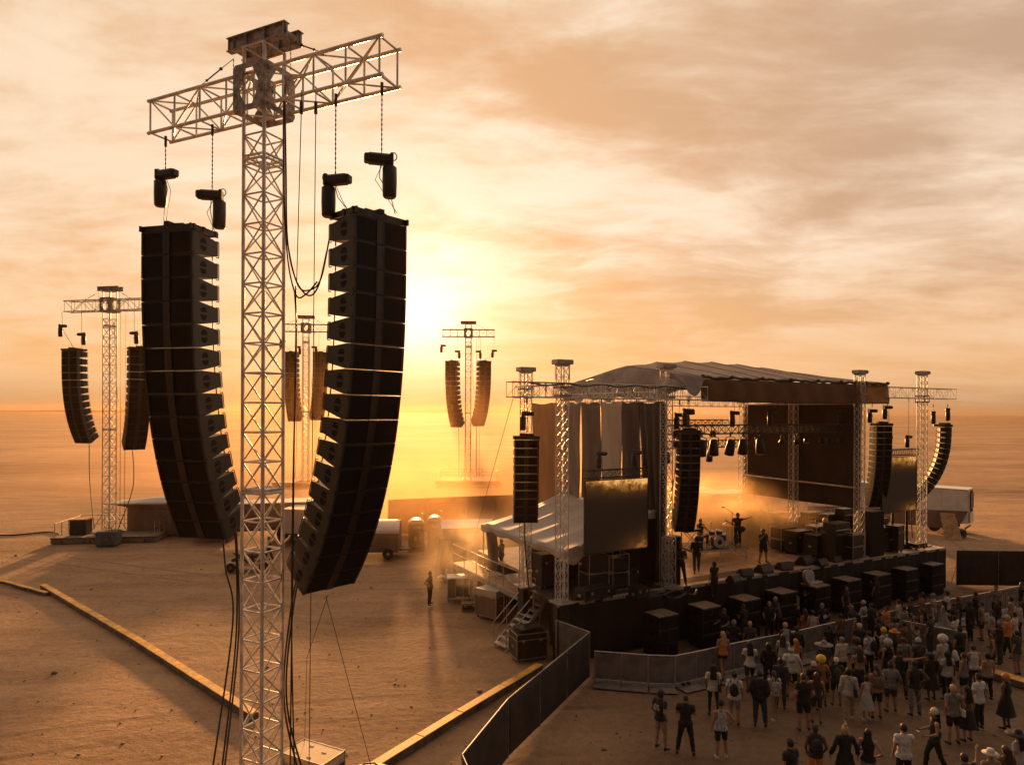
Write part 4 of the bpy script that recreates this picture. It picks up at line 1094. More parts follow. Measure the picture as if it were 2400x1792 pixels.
# ------------------------------------------------------------------ people
def capsule(mb, p, q, r1, r2, n=12):
    p, q = Vector(p), Vector(q)
    mb.bar(p, q, r1, n, r2)
    mb.ball(p, r1, n, 8); mb.ball(q, r2, n, 8)
def joints(arms='down', legs='stand', lean=0.0, head=(0, 0)):
    J = dict(pel=Vector((0, 0, .95)), che=Vector((0, .01, 1.28)), nec=Vector((0, -.01, 1.47)), hea=Vector((head[0] * .02, .02 + head[1] * .02, 1.63)))
    for s, k in ((-1, 'l'), (1, 'r')):
        J['sh' + k] = Vector((s * .185, 0, 1.42))
        arm = arms if isinstance(arms, str) else arms[0 if s < 0 else 1]
        e, w, f = {
            'down': ((.245, -.02, 1.15), (.265, .05, .91), (.02, .08, -1)),
            'out': ((.30, -.03, 1.17), (.36, .06, .95), (.1, .1, -1)),
            'pocket': ((.27, -.10, 1.17), (.20, .05, .96), (-.1, .3, -1)),
            'hip': ((.38, -.10, 1.19), (.19, .04, 1.02), (-1, .4, -.2)),
            'phone': ((.25, .12, 1.19), (.13, .33, 1.33), (-.2, .6, .8)),
            'chest': ((.26, .06, 1.17), (.02, .25, 1.17), (-1, .3, .1)),
            'up': ((.27, .10, 1.62), (.20, .14, 1.88), (0, .1, 1)),
            'wave': ((.38, .04, 1.50), (.44, .10, 1.76), (.1, .1, 1)),
            'head': ((.36, .03, 1.55), (.13, .05, 1.70), (-1, .1, .2)),
            'point': ((.42, .10, 1.48), (.68, .18, 1.60), (1, .2, .5)),
            'mic': ((.30, .06, 1.20), (.08, .17, 1.47), (-.5, .5, .6)),
            'guitar': ((.30, .02, 1.18), (.10, .22, 1.05), (-1, .2, -.2)),
            'neckg': ((.33, .08, 1.22), (.46, .26, 1.22), (.3, .7, .4)),
            'drum': ((.28, .14, 1.20), (.22, .38, 1.16), (0, 1, -.1)),
            'carry': ((.25, .02, 1.16), (.22, .28, 1.08), (0, 1, 0)),
        }[arm]
        J['el' + k] = Vector((s * e[0], e[1], e[2])); J['wr' + k] = Vector((s * w[0], w[1], w[2])); J['hd' + k] = Vector((s * f[0], f[1], f[2])).normalized()
        lg = {'stand': ((.095, .93), (.115, .02, .50), (.125, -.03, .085)), 'wide': ((.095, .93), (.17, .03, .50), (.23, -.03, .085)),
              'walk': ((.095, .93), (.11, .14 * s + .02, .50), (.11, .24 * s - .05, .10)), 'contra': ((.095, .93 + .01 * s), (.13 + .02 * s, .05 if s > 0 else .0, .50), (.15 + .03 * s, .02 if s > 0 else -.04, .085)),
              'sit': ((.095, .93), (.16, .42, .90), (.17, .40, .48))}[legs]
        J['hi' + k] = Vector((s * lg[0][0], 0, lg[0][1])); J['kn' + k] = Vector((s * lg[1][0], lg[1][1], lg[1][2])); J['an' + k] = Vector((s * lg[2][0], lg[2][1], lg[2][2]))
        J['to' + k] = J['an' + k] + Vector((s * .03, .15, -.045))
    if lean:
        for kk in J:
            if kk[:2] in ('ch', 'ne', 'he', 'sh', 'el', 'wr'):
                d = J[kk] - J['pel']; J[kk] = J['pel'] + Matrix.Rotation(-lean, 3, 'X') @ d
    return J
_bodies = {}
DG = None
def make_body(key, arms, legs, lean=0.0, build=1.0, fem=False):
    if key in _bodies: return _bodies[key]
    J = joints(arms, legs, lean); mb = MB()
    prims = []                                             # (name, p, q) used to colour the clothes
    sw = .95 if fem else 1.0
    mb.ball(J['pel'] + Vector((0, 0, .0)), (.165 * build * (1.05 if fem else 1), .118 * build, .13), 16, 10)
    mb.ball(J['pel'].lerp(J['che'], .45), (.145 * build * (.93 if fem else 1), .108 * build, .19), 16, 10)
    mb.ball(J['che'], (.178 * build * sw, .118 * build, .20), 16, 10)
    capsule(mb, J['shl'] * sw + Vector((0, 0, J['shl'].z * (1 - sw) - .015)), J['shr'] * sw + Vector((0, 0, J['shr'].z * (1 - sw) - .015)), .062, .062)
    capsule(mb, J['che'] + Vector((0, 0, .12)), J['nec'] + Vector((0, .01, .04)), .085, .056)
    mb.ball(J['hea'], (.076, .094, .112), 16, 12); mb.ball(J['hea'] + Vector((0, .03, -.065)), (.052, .056, .055), 12, 8)
    mb.bar(J['hea'] + Vector((0, .075, .015)), J['hea'] + Vector((0, .112, -.022)), .012, 6, .020)
    for s, k in ((-1, 'l'), (1, 'r')):
        mb.ball(J['hea'] + Vector((s * .079, -.005, -.012)), (.012, .022, .032), 8, 6)
        capsule(mb, J['sh' + k], J['el' + k], .055 * build, .041 * build); capsule(mb, J['el' + k], J['wr' + k], .042 * build, .027)
        w = J['wr' + k]; h = J['hd' + k]
        side = h.cross(Vector((0, 1, 0)) if abs(h.y) < .8 else Vector((0, 0, 1))).normalized()
        mb.ball(w + h * .045, (.036, .036, .036), 10, 6); capsule(mb, w, w + h * .06, .026, .030)
        capsule(mb, J['hi' + k] + Vector((0, 0, -.02)), J['kn' + k], .092 * build, .056 * build); capsule(mb, J['kn' + k], J['kn' + k].lerp(J['an' + k], .35) + Vector((0, -.012, 0)), .056 * build, .058 * build)
        capsule(mb, J['kn' + k].lerp(J['an' + k], .35), J['an' + k], .055 * build, .037)
        capsule(mb, J['an' + k] + Vector((0, -.02, -.035)), J['to' + k], .042, .034)
    me = mb.mesh('tmp', M['skin']); o = bpy.data.objects.new('tmp', me); COL.objects.link(o)
    r = o.modifiers.new('r', 'REMESH'); r.mode = 'VOXEL'; r.voxel_size = .020; r.use_smooth_shade = True
    sm = o.modifiers.new('s', 'SMOOTH'); sm.iterations = 4; sm.factor = .5
    dg = bpy.context.evaluated_depsgraph_get(); ev = o.evaluated_get(dg)
    body = bpy.data.meshes.new_from_object(ev); bpy.data.objects.remove(o)
    n = len(body.vertices); co = np.empty(n * 3); body.vertices.foreach_get('co', co); co = co.reshape(-1, 3)
    nr = np.empty(n * 3); body.vertices.foreach_get('normal', nr); nr = nr.reshape(-1, 3)
    faces = [tuple(p.vertices) for p in body.polygons]
    def seg(p, q):
        p, q = np.array(p), np.array(q); d = q - p; t = np.clip(((co - p) @ d) / max(d @ d, 1e-9), 0, 1)
        return np.linalg.norm(co - (p + t[:, None] * d), axis=1), t
    bones = []
    for k in 'lr':
        bones += [('ua', *seg(J['sh' + k], J['el' + k]), .055), ('fa', *seg(J['el' + k], J['wr' + k] + J['hd' + k] * .08), .035), ('th', *seg(J['hi' + k], J['kn' + k]), .08), ('sh', *seg(J['kn' + k], J['an' + k]), .045), ('ft', *seg(J['an' + k], J['to' + k]), .04)]
    bones += [('tor', *seg(J['pel'] + Vector((0, 0, -.03)), J['nec'] + Vector((0, 0, -.06))), .16), ('hea', *seg(J['nec'] + Vector((0, 0, .02)), J['hea']), .08)]
    Dm = np.stack([b[1] - b[3] for b in bones]); ix = Dm.argmin(0); T = np.stack([b[2] for b in bones])[ix, np.arange(n)]
    nm = np.array([b[0] for b in bones])[ix]
    # hands: five fingers added to the same mesh
    fb = MB()
    for s, k in ((-1, 'l'), (1, 'r')):
        w = J['wr' + k]; h = J['hd' + k]; fwd = Vector((0, 1, 0)) if abs(h.y) < .8 else Vector((0, 0, 1))
        side = fwd - h * fwd.dot(h); side.normalize(); curl = h.cross(side) * (-s)
        for i, (off, L_) in enumerate(((-.030, .058), (-.010, .072), (.010, .078), (.029, .070))):
            a = w + h * .070 + side * off
            b = a + h * L_ * .5 + curl * .004; c = b + h * L_ * .42 + curl * .020
            fb.tube([a, b, c], [.0095, .009, .007], 6)
        a = w + h * .03 + side * .03; fb.tube([a, a + side * .025 + h * .025, a + side * .032 + h * .055 + curl * .01], [.012, .011, .008], 6)
    allv = co.tolist() + [tuple(v) for v in fb.v]; allf = [list(f) for f in faces] + [[i + n for i in f] for f in fb.f]
    bm_ = MB(); bm_.add(allv, allf, True)
    shoe_v = (nm == 'ft') | ((nm == 'sh') & (T > .93))
    for i, f in enumerate(faces):
        if all(shoe_v[v] for v in f): bm_.mi[i] = 1
    # face marks
    for s in (-1, 1): bm_.ball(J['hea'] + Vector((s * .028, .084, .012)), (.010, .006, .007), 8, 5, mi=2)
    bm_.box(J['hea'] + Vector((0, .094, -.052)), (.040, .006, .009), mi=3)
    out = {'J': J, 'body': bm_, 'tf': {}}
    def cloth(mask, off, name, skirt=None):
        keep = [f for f in faces if all(mask[v] for v in f)]
        used = sorted({v for f in keep for v in f}); mp_ = {v: i for i, v in enumerate(used)}
        c = MB(); o_ = off if np.isscalar(off) else off
        pts = co[used] + nr[used] * (o_ if np.isscalar(o_) else o_[used][:, None])
        wr = .006 * np.sin(pts[:, 2] * 46 + pts[:, 0] * 20) * np.sin(pts[:, 0] * 31 + pts[:, 1] * 27)
        pts = pts + nr[used] * wr[:, None]
        c.add(pts.tolist(), [[mp_[v] for v in f] for f in keep], True)
        return c
    z = co[:, 2]; pz = J['pel'].z
    tor = (nm == 'tor') | ((nm == 'th') & (T < .12))
    loose = .014 + .016 * np.clip((1.25 - z) / .3, 0, 1)
    sit = legs == 'sit'
    out['tee'] = cloth(((tor) & (z > pz - .10)) | ((nm == 'ua') & (T < .62)), loose, 'tee')
    out['tank'] = cloth((tor & (z > pz - .08) & ((z < 1.40) | (np.abs(co[:, 0]) < .13))), loose * .8, 'tank')
    out['long'] = cloth((tor & (z > pz - .12)) | (nm == 'ua') | ((nm == 'fa') & (T < .72)), loose + .006, 'long')
    low = (tor & (z < pz + .10)) | (nm == 'th')
    out['shorts'] = cloth(low & ~((nm == 'th') & (T > .86)), .016, 'shorts')
    out['hot'] = cloth(low & ~((nm == 'th') & (T > .42)), .014, 'hot')
    out['trousers'] = cloth(low | ((nm == 'sh') & (T < .90)), .016, 'trousers')
    out['leggings'] = cloth(low | ((nm == 'sh') & (T < .86)), .005, 'leggings')
    # a dress or skirt: flared tube
    c = MB(); zs = [1.02, .92, .75, .58, .45]; rr = [(.16, .12), (.20, .15), (.24, .19), (.28, .22), (.31, .25)]
    c.grid(lambda u, v: (lambda i, f: Vector((math.cos(u * 2 * math.pi) * (rr[i][0] * (1 - f) + rr[min(i + 1, 4)][0] * f) * (1 + .05 * math.sin(u * 40) * v), math.sin(u * 2 * math.pi) * (rr[i][1] * (1 - f) + rr[min(i + 1, 4)][1] * f) * (1 + .05 * math.sin(u * 40) * v), zs[i] * (1 - f) + zs[min(i + 1, 4)] * f)))(min(4, int(v * 4)), v * 4 - min(4, int(v * 4))), 28, 8)
    out['skirt'] = c
    _bodies[key] = out
    return out
_hair = {}
def hair_mesh(kind, hp):
    """built round the origin = centre of the head"""
    if kind in _hair: return _hair[kind]
    c = MB()
    def cap(r=(.088, .106, .122), zmin=-.2, back=True, mi=None):
        nu, nv = 20, 12
        vs = []; fs = []; keep = {}
        for j in range(nv + 1):
            ph = -math.pi / 2 + math.pi * j / nv
            for i in range(nu):
                t = 2 * math.pi * i / nu; k = 1 + .03 * math.sin(i * 2.3 + j * 1.7)
                vs.append((math.cos(ph) * math.cos(t) * r[0] * k, math.cos(ph) * math.sin(t) * r[1] * k - .006, math.sin(ph) * r[2] * k + .008))
        for j in range(nv):
            for i in range(nu):
                q = [j * nu + i, j * nu + (i + 1) % nu, (j + 1) * nu + (i + 1) % nu, (j + 1) * nu + i]
                cx = sum(vs[a][1] for a in q) / 4; cz = sum(vs[a][2] for a in q) / 4
                if (cx > .035 and cz < .055) or cz < zmin or (cx > 0 and cz < .0): continue
                fs.append(q)
        c.add(vs, fs, True, mi)
    if kind == 'short': cap(zmin=-.06)
    elif kind == 'buzz': cap((.080, .098, .116), zmin=-.05)
    elif kind == 'long':
        cap((.092, .110, .124), zmin=-.08)
        c.grid(lambda u, v: Vector(((u - .5) * (.19 + .05 * v), -.095 - .035 * math.sin(u * math.pi) - .03 * v + .012 * math.sin(u * 19), .03 - .40 * v)), 14, 10)
        c.grid(lambda u, v: Vector(((u - .5) * (.17 + .05 * v), -.075 - .02 * v, .03 - .39 * v)), 8, 8)
    elif kind == 'tail':
        cap((.086, .104, .12), zmin=-.06); c.tube([(0, -.09, .05), (0, -.15, .03), (0, -.16, -.10), (.01, -.14, -.30)], [.02, .034, .036, .012], 8)
    elif kind == 'bun':
        cap((.090, .108, .124), zmin=-.08); c.ball((0, -.05, .15), (.05, .05, .045), 10, 7)
    elif kind == 'puff': c.ball((0, -.02, .06), (.16, .16, .15), 18, 12)
    elif kind == 'bob':
        cap((.105, .118, .13), zmin=-.13)
    elif kind == 'cap':
        cap((.090, .108, .118), zmin=-.02)
        c.grid(lambda u, v: Vector(((u - .5) * .15, .085 + .085 * v * math.sin(u * math.pi) ** .5, .045 - .012 * v + .012 * math.sin(u * math.pi))), 8, 4)
        c.grid(lambda u, v: Vector(((u - .5) * .15, .085 + .085 * v * math.sin(u * math.pi) ** .5, .039 - .012 * v + .012 * math.sin(u * math.pi))), 8, 4)
    elif kind == 'beanie':
        c.lathe([(.092, .0), (.104, .02), (.100, .07), (.082, .12), (.045, .155), (.008, .165)], 16, (0, -.01, .0))
    elif kind == 'hat':
        c.lathe([(.19, .035), (.20, .045), (.105, .052), (.098, .10), (.075, .155), (.01, .165)], 20, (0, -.005, 0))
    elif kind == 'widehat':
        c.lathe([(.30, .02), (.31, .03), (.20, .055), (.105, .065), (.098, .13), (.07, .165), (.01, .17)], 24, (0, -.005, 0))
    _hair[kind] = c
    return c
_mm = {}
def colm(name, c, **k):
    if name not in _mm: _mm[name] = mat(name, c, k.pop('rough', .8), 0, k.pop('var', .12), k.pop('vscale', 7), **k)
    return _mm[name]
CL = {'black': (.016, .014, .013), 'white': (.58, .54, .51), 'dark grey': (.045, .04, .037), 'grey': (.19, .17, .155), 'light grey': (.42, .39, .36), 'cream': (.55, .47, .37), 'tan': (.30, .21, .13),
      'orange': (.60, .20, .04), 'brown': (.13, .07, .04), 'navy': (.022, .026, .04), 'yellow': (.78, .45, .06), 'patterned': (.33, .30, .28), 'camouflage': (.13, .12, .09), 'rust': (.33, .12, .05)}
HC = {'black': (.012, .010, .009), 'brown': (.05, .028, .016), 'blonde': (.50, .30, .13), 'ginger': (.50, .18, .05), 'grey': (.20, .18, .165)}
def cm(c):
    k = {}
    if c == 'patterned': return colm('patterned cloth', (.62, .58, .54), col2=(.02, .018, .016), vscale=26)
    if c == 'camouflage': return colm('camouflage cloth', (.34, .32, .28), col2=(.04, .038, .03), vscale=15)
    if c == 'striped':
        if 'striped' not in _mm: _mm['striped'] = mat('black and white cloth', (.72, .68, .64), .8, col2=(.012, .01, .01), vscale=9, stretch=(5, 5, .8))
        return _mm['striped']
    return colm(c + ' cloth', CL[c])
_pm = {}
POSE = {'down': ('down', 'stand'), 'out': ('out', 'contra'), 'pocket': ('pocket', 'contra'), 'hip': (('down', 'hip'), 'contra'), 'phone': (('down', 'phone'), 'stand'), 'chest': ('chest', 'wide'),
        'up': (('up', 'up'), 'wide'), 'wave': (('down', 'wave'), 'contra'), 'head': (('down', 'head'), 'stand'), 'walk': ('down', 'walk'), 'point': (('down', 'point'), 'wide'),
        'mic': (('out', 'mic'), 'wide'), 'guitar': (('point', 'guitar'), 'stand'), 'drum': ('drum', 'sit'), 'carry': ('carry', 'walk')}
def person(label, loc, yaw, pose='down', top=('tee', 'black'), bot=('shorts', 'black'), hair=('short', 'black'), hat=None, H=1.75, fem=False, heavy=False, skin='skin', shoes='black', group=None, bag=None, seat=0.0):
    key = (pose, fem, heavy)
    a, l = POSE[pose]; B = make_body(key, a, l, .0, 1.16 if heavy else (.92 if fem else 1.0), fem)
    k = (key, skin, shoes)
    if k not in _pm: _pm[k] = B['body'].mesh('person', [M[skin], cm(shoes), M['eye'], M['lip']])
    S = H / 1.745
    dz = seat
    root = obj('person', _pm[k], None, (loc[0], loc[1], loc[2] + dz), R(yaw)); root.scale = (S, S, S)
    tag(root, label, 'person', group)
    def part(nm, kind, c):
        kk = (key, kind, c)
        if kk not in _pm: _pm[kk] = B[kind].mesh(nm, cm(c))
        obj(nm, _pm[kk], root)
    if bot: part({'shorts': 'shorts', 'hot': 'shorts', 'trousers': 'trousers', 'leggings': 'leggings', 'skirt': 'skirt'}[bot[0]], bot[0], bot[1])
    if top: part({'tee': 'shirt', 'tank': 'tank_top', 'long': 'jacket'}[top[0]], top[0], top[1])
    def hp(nm, kind, m_):
        kk = ('h', kind, m_.name)
        if kk not in _pm: _pm[kk] = hair_mesh(kind, None).mesh(nm, m_)
        obj(nm, _pm[kk], root, B['J']['hea'])
    if hair: hp('hair', hair[0], colm(hair[1] + ' hair', HC[hair[1]], vscale=30, rough=.6))
    if hat: hp('hat', hat[0], cm(hat[1]))
    if bag:
        bt, bc = bag; sz = Vector((0, 0, 0)); cz, sn = math.cos(R(yaw)), math.sin(R(yaw))
        rootb = thing('backpack' if bt == 'backpack' else 'shoulder_bag', None, 'backpack' if bt == 'backpack' else 'bag', (loc[0], loc[1], loc[2] + dz), R(yaw))
        rootb.scale = (S, S, S)
        sh_ = ' '.join(label.replace('backpack', 'pack').split(',')[0].split()[:11])
        rootb['label'] = (f'{bc} backpack on ' if bt == 'backpack' else f'{bc} bag carried by ') + sh_
        if bt == 'backpack':
            m_ = MB(); m_.ball((0, -.215, 1.22), (.145, .10, .22), 14, 10); m_.box((0, -.29, 1.14), (.2, .07, .17), bev=.03); m_.build('pack_body', cm(bc), rootb)
            m_ = MB()
            for s in (-1, 1): m_.tube([(s * .10, -.15, 1.42), (s * .115, -.04, 1.50), (s * .12, .09, 1.42), (s * .13, .13, 1.25), (s * .15, .0, 1.08), (s * .12, -.15, 1.06)], .016, 5)
            m_.build('shoulder_straps', cm('black'), rootb)
        else:
            m_ = MB(); m_.box((.20, -.10, .98), (.10, .24, .22), bev=.03); m_.build('bag_body', cm(bc), rootb)
            m_ = MB(); m_.tube([(.20, -.10, 1.08), (.12, -.16, 1.30), (-.08, -.10, 1.50), (-.13, .06, 1.44), (.0, .155, 1.2), (.20, .04, 1.08)], .010, 5); m_.build('bag_strap', cm('black'), rootb)
    return root
# ------------------------------------------------------------------ performers and crew on the stage
def deck_at(x, y, z=DZ): return at(x, y, z)
person('person singing at centre stage in black tee and shorts, one hand at mouth', deck_at(1790, 1319), 200, 'mic', ('tee', 'black'), ('shorts', 'black'), ('bob', 'brown'), H=1.78, heavy=True)
SB = deck_at(1596, 1371)
person('person in black standing nearest the left edge of the stage opening', SB, 170, 'chest', ('tee', 'black'), ('trousers', 'black'), ('short', 'black'), H=1.88, skin='skin_dark')
person('person in a long dark top bending towards the drum riser', deck_at(1634, 1343), 350, 'carry', ('long', 'black'), ('trousers', 'dark grey'), ('bob', 'black'), H=1.80)
# drum riser
RZ = DZ + .62
rp = deck_at(1690, 1313)
riser = thing('drum_riser', 'low drum riser on thin metal legs', 'riser', rp, ANG - R(12))
m_ = MB(); m_.box((0, 1.0, .55), (3.4, 2.2, .12)); m_.build('deck', M['deck_black'], riser)
m_ = MB(); m_.box((0, -.12, .55), (3.44, .03, .10)); m_.build('edge_trim', M['alu'], riser)
for x in (-1.6, 0, 1.6):
    for y in (0, 2.0):
        m_ = MB(); m_.bar((x, y, 0), (x, y, .5), .035, 8); m_.bar((x, y, .05), (x + (.8 if x < 1 else -.8), y, .5), .018, 6); m_.build('leg', M['alu'], riser)
def on_r(x, y, z=.61): return rp + rotz(ANG - R(12)) @ Vector((x, y, z))
kit = thing('drum_kit', 'drum kit with pale bass drum and brass cymbals on the riser', 'drum kit', on_r(.1, .55), ANG - R(12))
def drum(nm, c, r, h, rot, par, head='drum_head'):
    m_ = MB(); m_.lathe([(r, -h / 2), (r, h / 2)], 24, c, rot); d = m_.build(nm, M['drum_shell'], par)
    m_ = MB(); m_.lathe([(r * .99, h / 2 + .004), (r * .2, h / 2 + .008), (.005, h / 2 + .008)], 24, c, rot); m_.lathe([(r * .99, -h / 2 - .004), (r * .2, -h / 2 - .008), (.005, -h / 2 - .008)], 24, c, rot); m_.build('drum_head', M[head], d)
    m_ = MB()
    for zz in (-h / 2, h / 2): m_.lathe([(r + .004, zz - .015), (r + .02, zz - .015), (r + .02, zz + .015), (r + .004, zz + .015)], 24, c, rot)
    m_.build('hoop', M['alu'], d); return d
rx = Matrix.Rotation(R(90), 3, 'X')
bd = drum('bass_drum', (0, -.05, .32), .30, .42, rx, kit)
m_ = MB(); m_.lathe([(.13, .0), (.005, .0)], 20, (.05, -.278, .30), rx); m_.build('port_hole', M['black'], bd)
for c, r, h in (((-.25, .05, .78), .16, .2), ((.22, .05, .78), .17, .22), ((.62, .35, .45), .21, .36), ((-.55, .35, .6), .18, .13), ((-.9, .15, .5), .17, .3)):
    drum('tom_drum', c, r, h, Matrix.Rotation(R(12), 3, 'X'), kit)
for x, y, z, r, a in ((-.75, .0, 1.15, .22, 14), (.72, .1, 1.22, .24, -14), (-.35, -.05, 1.3, .18, 8), (1.0, .35, 1.05, .25, 10), (-1.1, .5, .9, .17, 0)):
    m_ = MB(); m_.lathe([(r, 0), (r * .3, .02), (.04, .05), (.005, .052)], 20, (x, y, z), Matrix.Rotation(R(a), 3, 'Y')); c = m_.build('cymbal', M['cymbal'], kit)
    m_ = MB(); m_.bar((x, y, z), (x, y + .05, .45), .012, 6)
    for k in range(3): m_.bar((x, y + .05, .45), (x + .25 * math.cos(k * 2.1), y + .05 + .25 * math.sin(k * 2.1), .0), .012, 5)
    m_.build('cymbal_stand', M['alu'], c)
m_ = MB(); m_.lathe([(.17, .50), (.18, .53), (.16, .56)], 16, (0, .95, 0)); m_.bar((0, .95, 0), (0, .95, .5), .025, 8); m_.build('stool', M['black'], kit)
person('person drumming, seated behind the kit on the riser', on_r(-.5, 1.15, .61), 200, 'drum', ('tank', 'black'), ('trousers', 'black'), ('short', 'brown'), H=1.78, seat=-.32)
person('person on the riser raising a guitar neck towards the left', on_r(1.45, .55, .61), 150, 'guitar', ('tee', 'black'), ('trousers', 'black'), ('bob', 'black'), H=1.78)
gt = thing('electric_guitar', 'dark electric guitar held up by the person on the riser', 'guitar', on_r(1.35, .35, 1.75), ANG - R(12))
m_ = MB(); m_.tube([(.05, 0, -.12), (-.55, .02, .18), (-.80, .03, .31)], [.030, .022, .03], 6); m_.build('neck', M['black'], gt)
m_ = MB(); m_.ball((.22, 0, -.22), (.23, .045, .17), 14, 8); m_.ball((.05, 0, -.13), (.15, .04, .13), 12, 8); m_.build('guitar_body', M['black'], gt)
def mic_stand(label, p, h=1.55, boom=.5, rz=0.0):
    t = thing('microphone_stand', label, 'microphone stand', p, rz)
    m_ = MB(); m_.bar((0, 0, .02), (0, 0, h), .014, 6)
    for k in range(3): m_.bar((0, 0, .18), (.3 * math.cos(k * 2.094), .3 * math.sin(k * 2.094), .01), .012, 5)
    m_.build('stand', M['black'], t)
    m_ = MB(); m_.bar((boom * .3, 0, h - .12), (-boom, 0, h + .28), .011, 6); m_.build('boom_arm', M['black'], t)
    m_ = MB(); m_.bar((-boom, 0, h + .28), (-boom - .12, 0, h + .27), .02, 8, .032); m_.ball((-boom - .14, 0, h + .27), .04, 10, 6); m_.build('microphone', M['black'], t)
mic_stand('tall microphone stand with boom beside the drum kit', on_r(.85, .2, .61), 1.9, .45, .2)
t = thing('guitar_stand', 'bass guitar leaning on its stand behind the drum kit', 'guitar stand', on_r(.95, -.05, .61), ANG)
m_ = MB(); m_.ball((0, 0, .42), (.18, .05, .22), 14, 8); m_.ball((0, 0, .66), (.13, .045, .15), 12, 8); m_.build('guitar_body', M['brown_gtr'] if 'brown_gtr' in M else M['black'], t)
m_ = MB(); m_.bar((0, 0, .7), (.02, .05, 1.28), .022, 6); m_.box((.02, .055, 1.34), (.06, .02, .14)); m_.build('neck', M['black'], t)
m_ = MB(); m_.bar((0, .1, .9), (.2, .15, 0), .012, 5); m_.bar((0, .1, .9), (-.2, .15, 0), .012, 5); m_.bar((0, .1, .9), (0, -.2, 0), .012, 5); m_.build('stand', M['steel_dark'], t)
t = thing('keyboard_riser', 'keyboard on a stand left of the drum kit', 'keyboard', on_r(-1.25, .75, .61), ANG)
m_ = MB(); m_.box((0, 0, .92), (1.2, .34, .12), bev=.02); m_.build('keyboard_body', M['black'], t)
m_ = MB(); m_.box((0, -.06, .985), (1.05, .15, .012)); m_.build('keys', M['white'], t)
m_ = MB()
for y in (-.14, .14): m_.bar((-.5, y, 0), (.5, y, .86), .018, 6); m_.bar((.5, y, 0), (-.5, y, .86), .018, 6)
m_.build('stand', M['steel_dark'], t)

# wedges along the front
def wedge(label, p, rz, S=1.0):
    S *= .76; t = thing('monitor_wedge', label, 'monitor wedge', p, rz, 'monitor wedges along the stage edge'); t.scale = (S, S, S)
    m_ = MB(); prof = [(-.28, 0), (.30, 0), (.30, .14), (.08, .40), (-.10, .42), (-.28, .10)]
    m_.prism([(-.38, y, z) for y, z in prof], (.76, 0, 0)); m_.build('body', M['cab'], t)
    m_ = MB(); a, b = Vector((0, .30, .14)), Vector((0, .08, .40)); d = b - a; nrm = Vector((0, d.z, -d.y)).normalized()
    m_.prism([a + Vector((-.34, 0, 0)) + d * .06, a + Vector((.34, 0, 0)) + d * .06, a + Vector((.34, 0, 0)) + d * .94, a + Vector((-.34, 0, 0)) + d * .94], nrm * .012); m_.build('grille', M['grille'], t)
    m_ = MB()
    for s in (-1, 1): m_.box((s * .383, 0, .24), (.012, .15, .06))
    m_.build('side_grip', M['black'], t)
for i, (x, y, rz, S) in enumerate([(1722, 1363, 10, 1.1), (1748, 1349, -5, 1.15), (1792, 1341, 4, 1.35), (1840, 1334, -6, 1.25), (1888, 1322, 12, 1.45), (1926, 1324, 0, 1.1), (1500, 1392, 12, 1.0), (1530, 1399, -10, .9), (1410, 1398, 20, 1.0), (1960, 1316, 0, 1.0), (2090, 1290, 10, .9)]):
    wedge(f'{ordinal(i)} black monitor wedge in the row along the stage edge', deck_at(x, y), ANG + R(rz), S)
for i, (x, y) in enumerate([(1560, 1398), (1605, 1390)]): cable(f'{["longer","shorter"][i]} cable bundle lying on the front left of the stage deck', [path(deck_at(x - 60, y + 8), deck_at(x - 20, y - 6), deck_at(x + 20, y + 4), deck_at(x + 50 - i * 20, y - 8))] , .05)

# cases, racks and amps at the two wings
def gear(label, x, y, size, rz=0, kind='case', z=None, grp='road cases at the stage wings'):
    p = deck_at(x, y) if z is None else Vector((*deck_at(x, y).xy, z))
    if kind == 'case': return flight_case(label, p, ANG + R(rz), size, group=grp)
    if kind == 'amp':
        t = thing('amplifier_stack', label, 'amplifier', p, ANG + R(rz), 'amplifier stacks on the stage')
        sx, sy, sz = size
        m_ = MB(); m_.box((0, 0, sz * .36), (sx, sy, sz * .72), bev=.02); m_.build('cabinet', M['cab'], t)
        m_ = MB(); m_.box((0, 0, sz * .72 + sz * .14 + .01), (sx * .95, sy * .8, sz * .26), bev=.02); m_.build('head', M['cab_side'], t)
        m_ = MB(); m_.box((0, -sy / 2 - .006, sz * .36), (sx - .1, .014, sz * .62)); m_.build('grille', M['grille'], t)
        m_ = MB(); m_.box((0, -sy * .4 - .006, sz * .82), (sx * .8, .014, .07)); m_.build('control_panel', M['alu_dull'], t)
        return t
    if kind == 'rack':
        t = thing('open_rack', label, 'equipment rack', p, ANG + R(rz), 'open equipment racks at the stage wings')
        sx, sy, sz = size; m_ = MB()
        for a in (-1, 1):
            for b in (-1, 1): m_.bar((a * sx / 2, b * sy / 2, 0), (a * sx / 2, b * sy / 2, sz), .022, 6)
        for zz in (.06, sz * .5, sz):
            for b in (-1, 1): m_.bar((-sx / 2, b * sy / 2, zz), (sx / 2, b * sy / 2, zz), .018, 6)
            for a in (-1, 1): m_.bar((a * sx / 2, -sy / 2, zz), (a * sx / 2, sy / 2, zz), .018, 6)
        m_.build('frame', M['alu_dull'], t)
        for k, zz in enumerate((.08, sz * .5 + .02)):
            m_ = MB(); m_.box((0, 0, zz + sz * .2), (sx * .86, sy * .86, sz * .38), bev=.02); m_.build('unit', M['cab'], t)
        return t
    if kind == 'tall':
        t = thing('tall_speaker', label, 'speaker', p, ANG + R(rz), 'tall side fill speakers')
        sx, sy, sz = size
        m_ = MB(); m_.box((0, 0, sz / 2), (sx, sy, sz), bev=.03); m_.build('body', M['cab'], t)
        m_ = MB(); m_.box((0, -sy / 2 - .006, sz / 2), (sx - .08, .014, sz - .1)); m_.build('grille', M['grille'], t)
        return t
LW = 'left wing under the white tent'
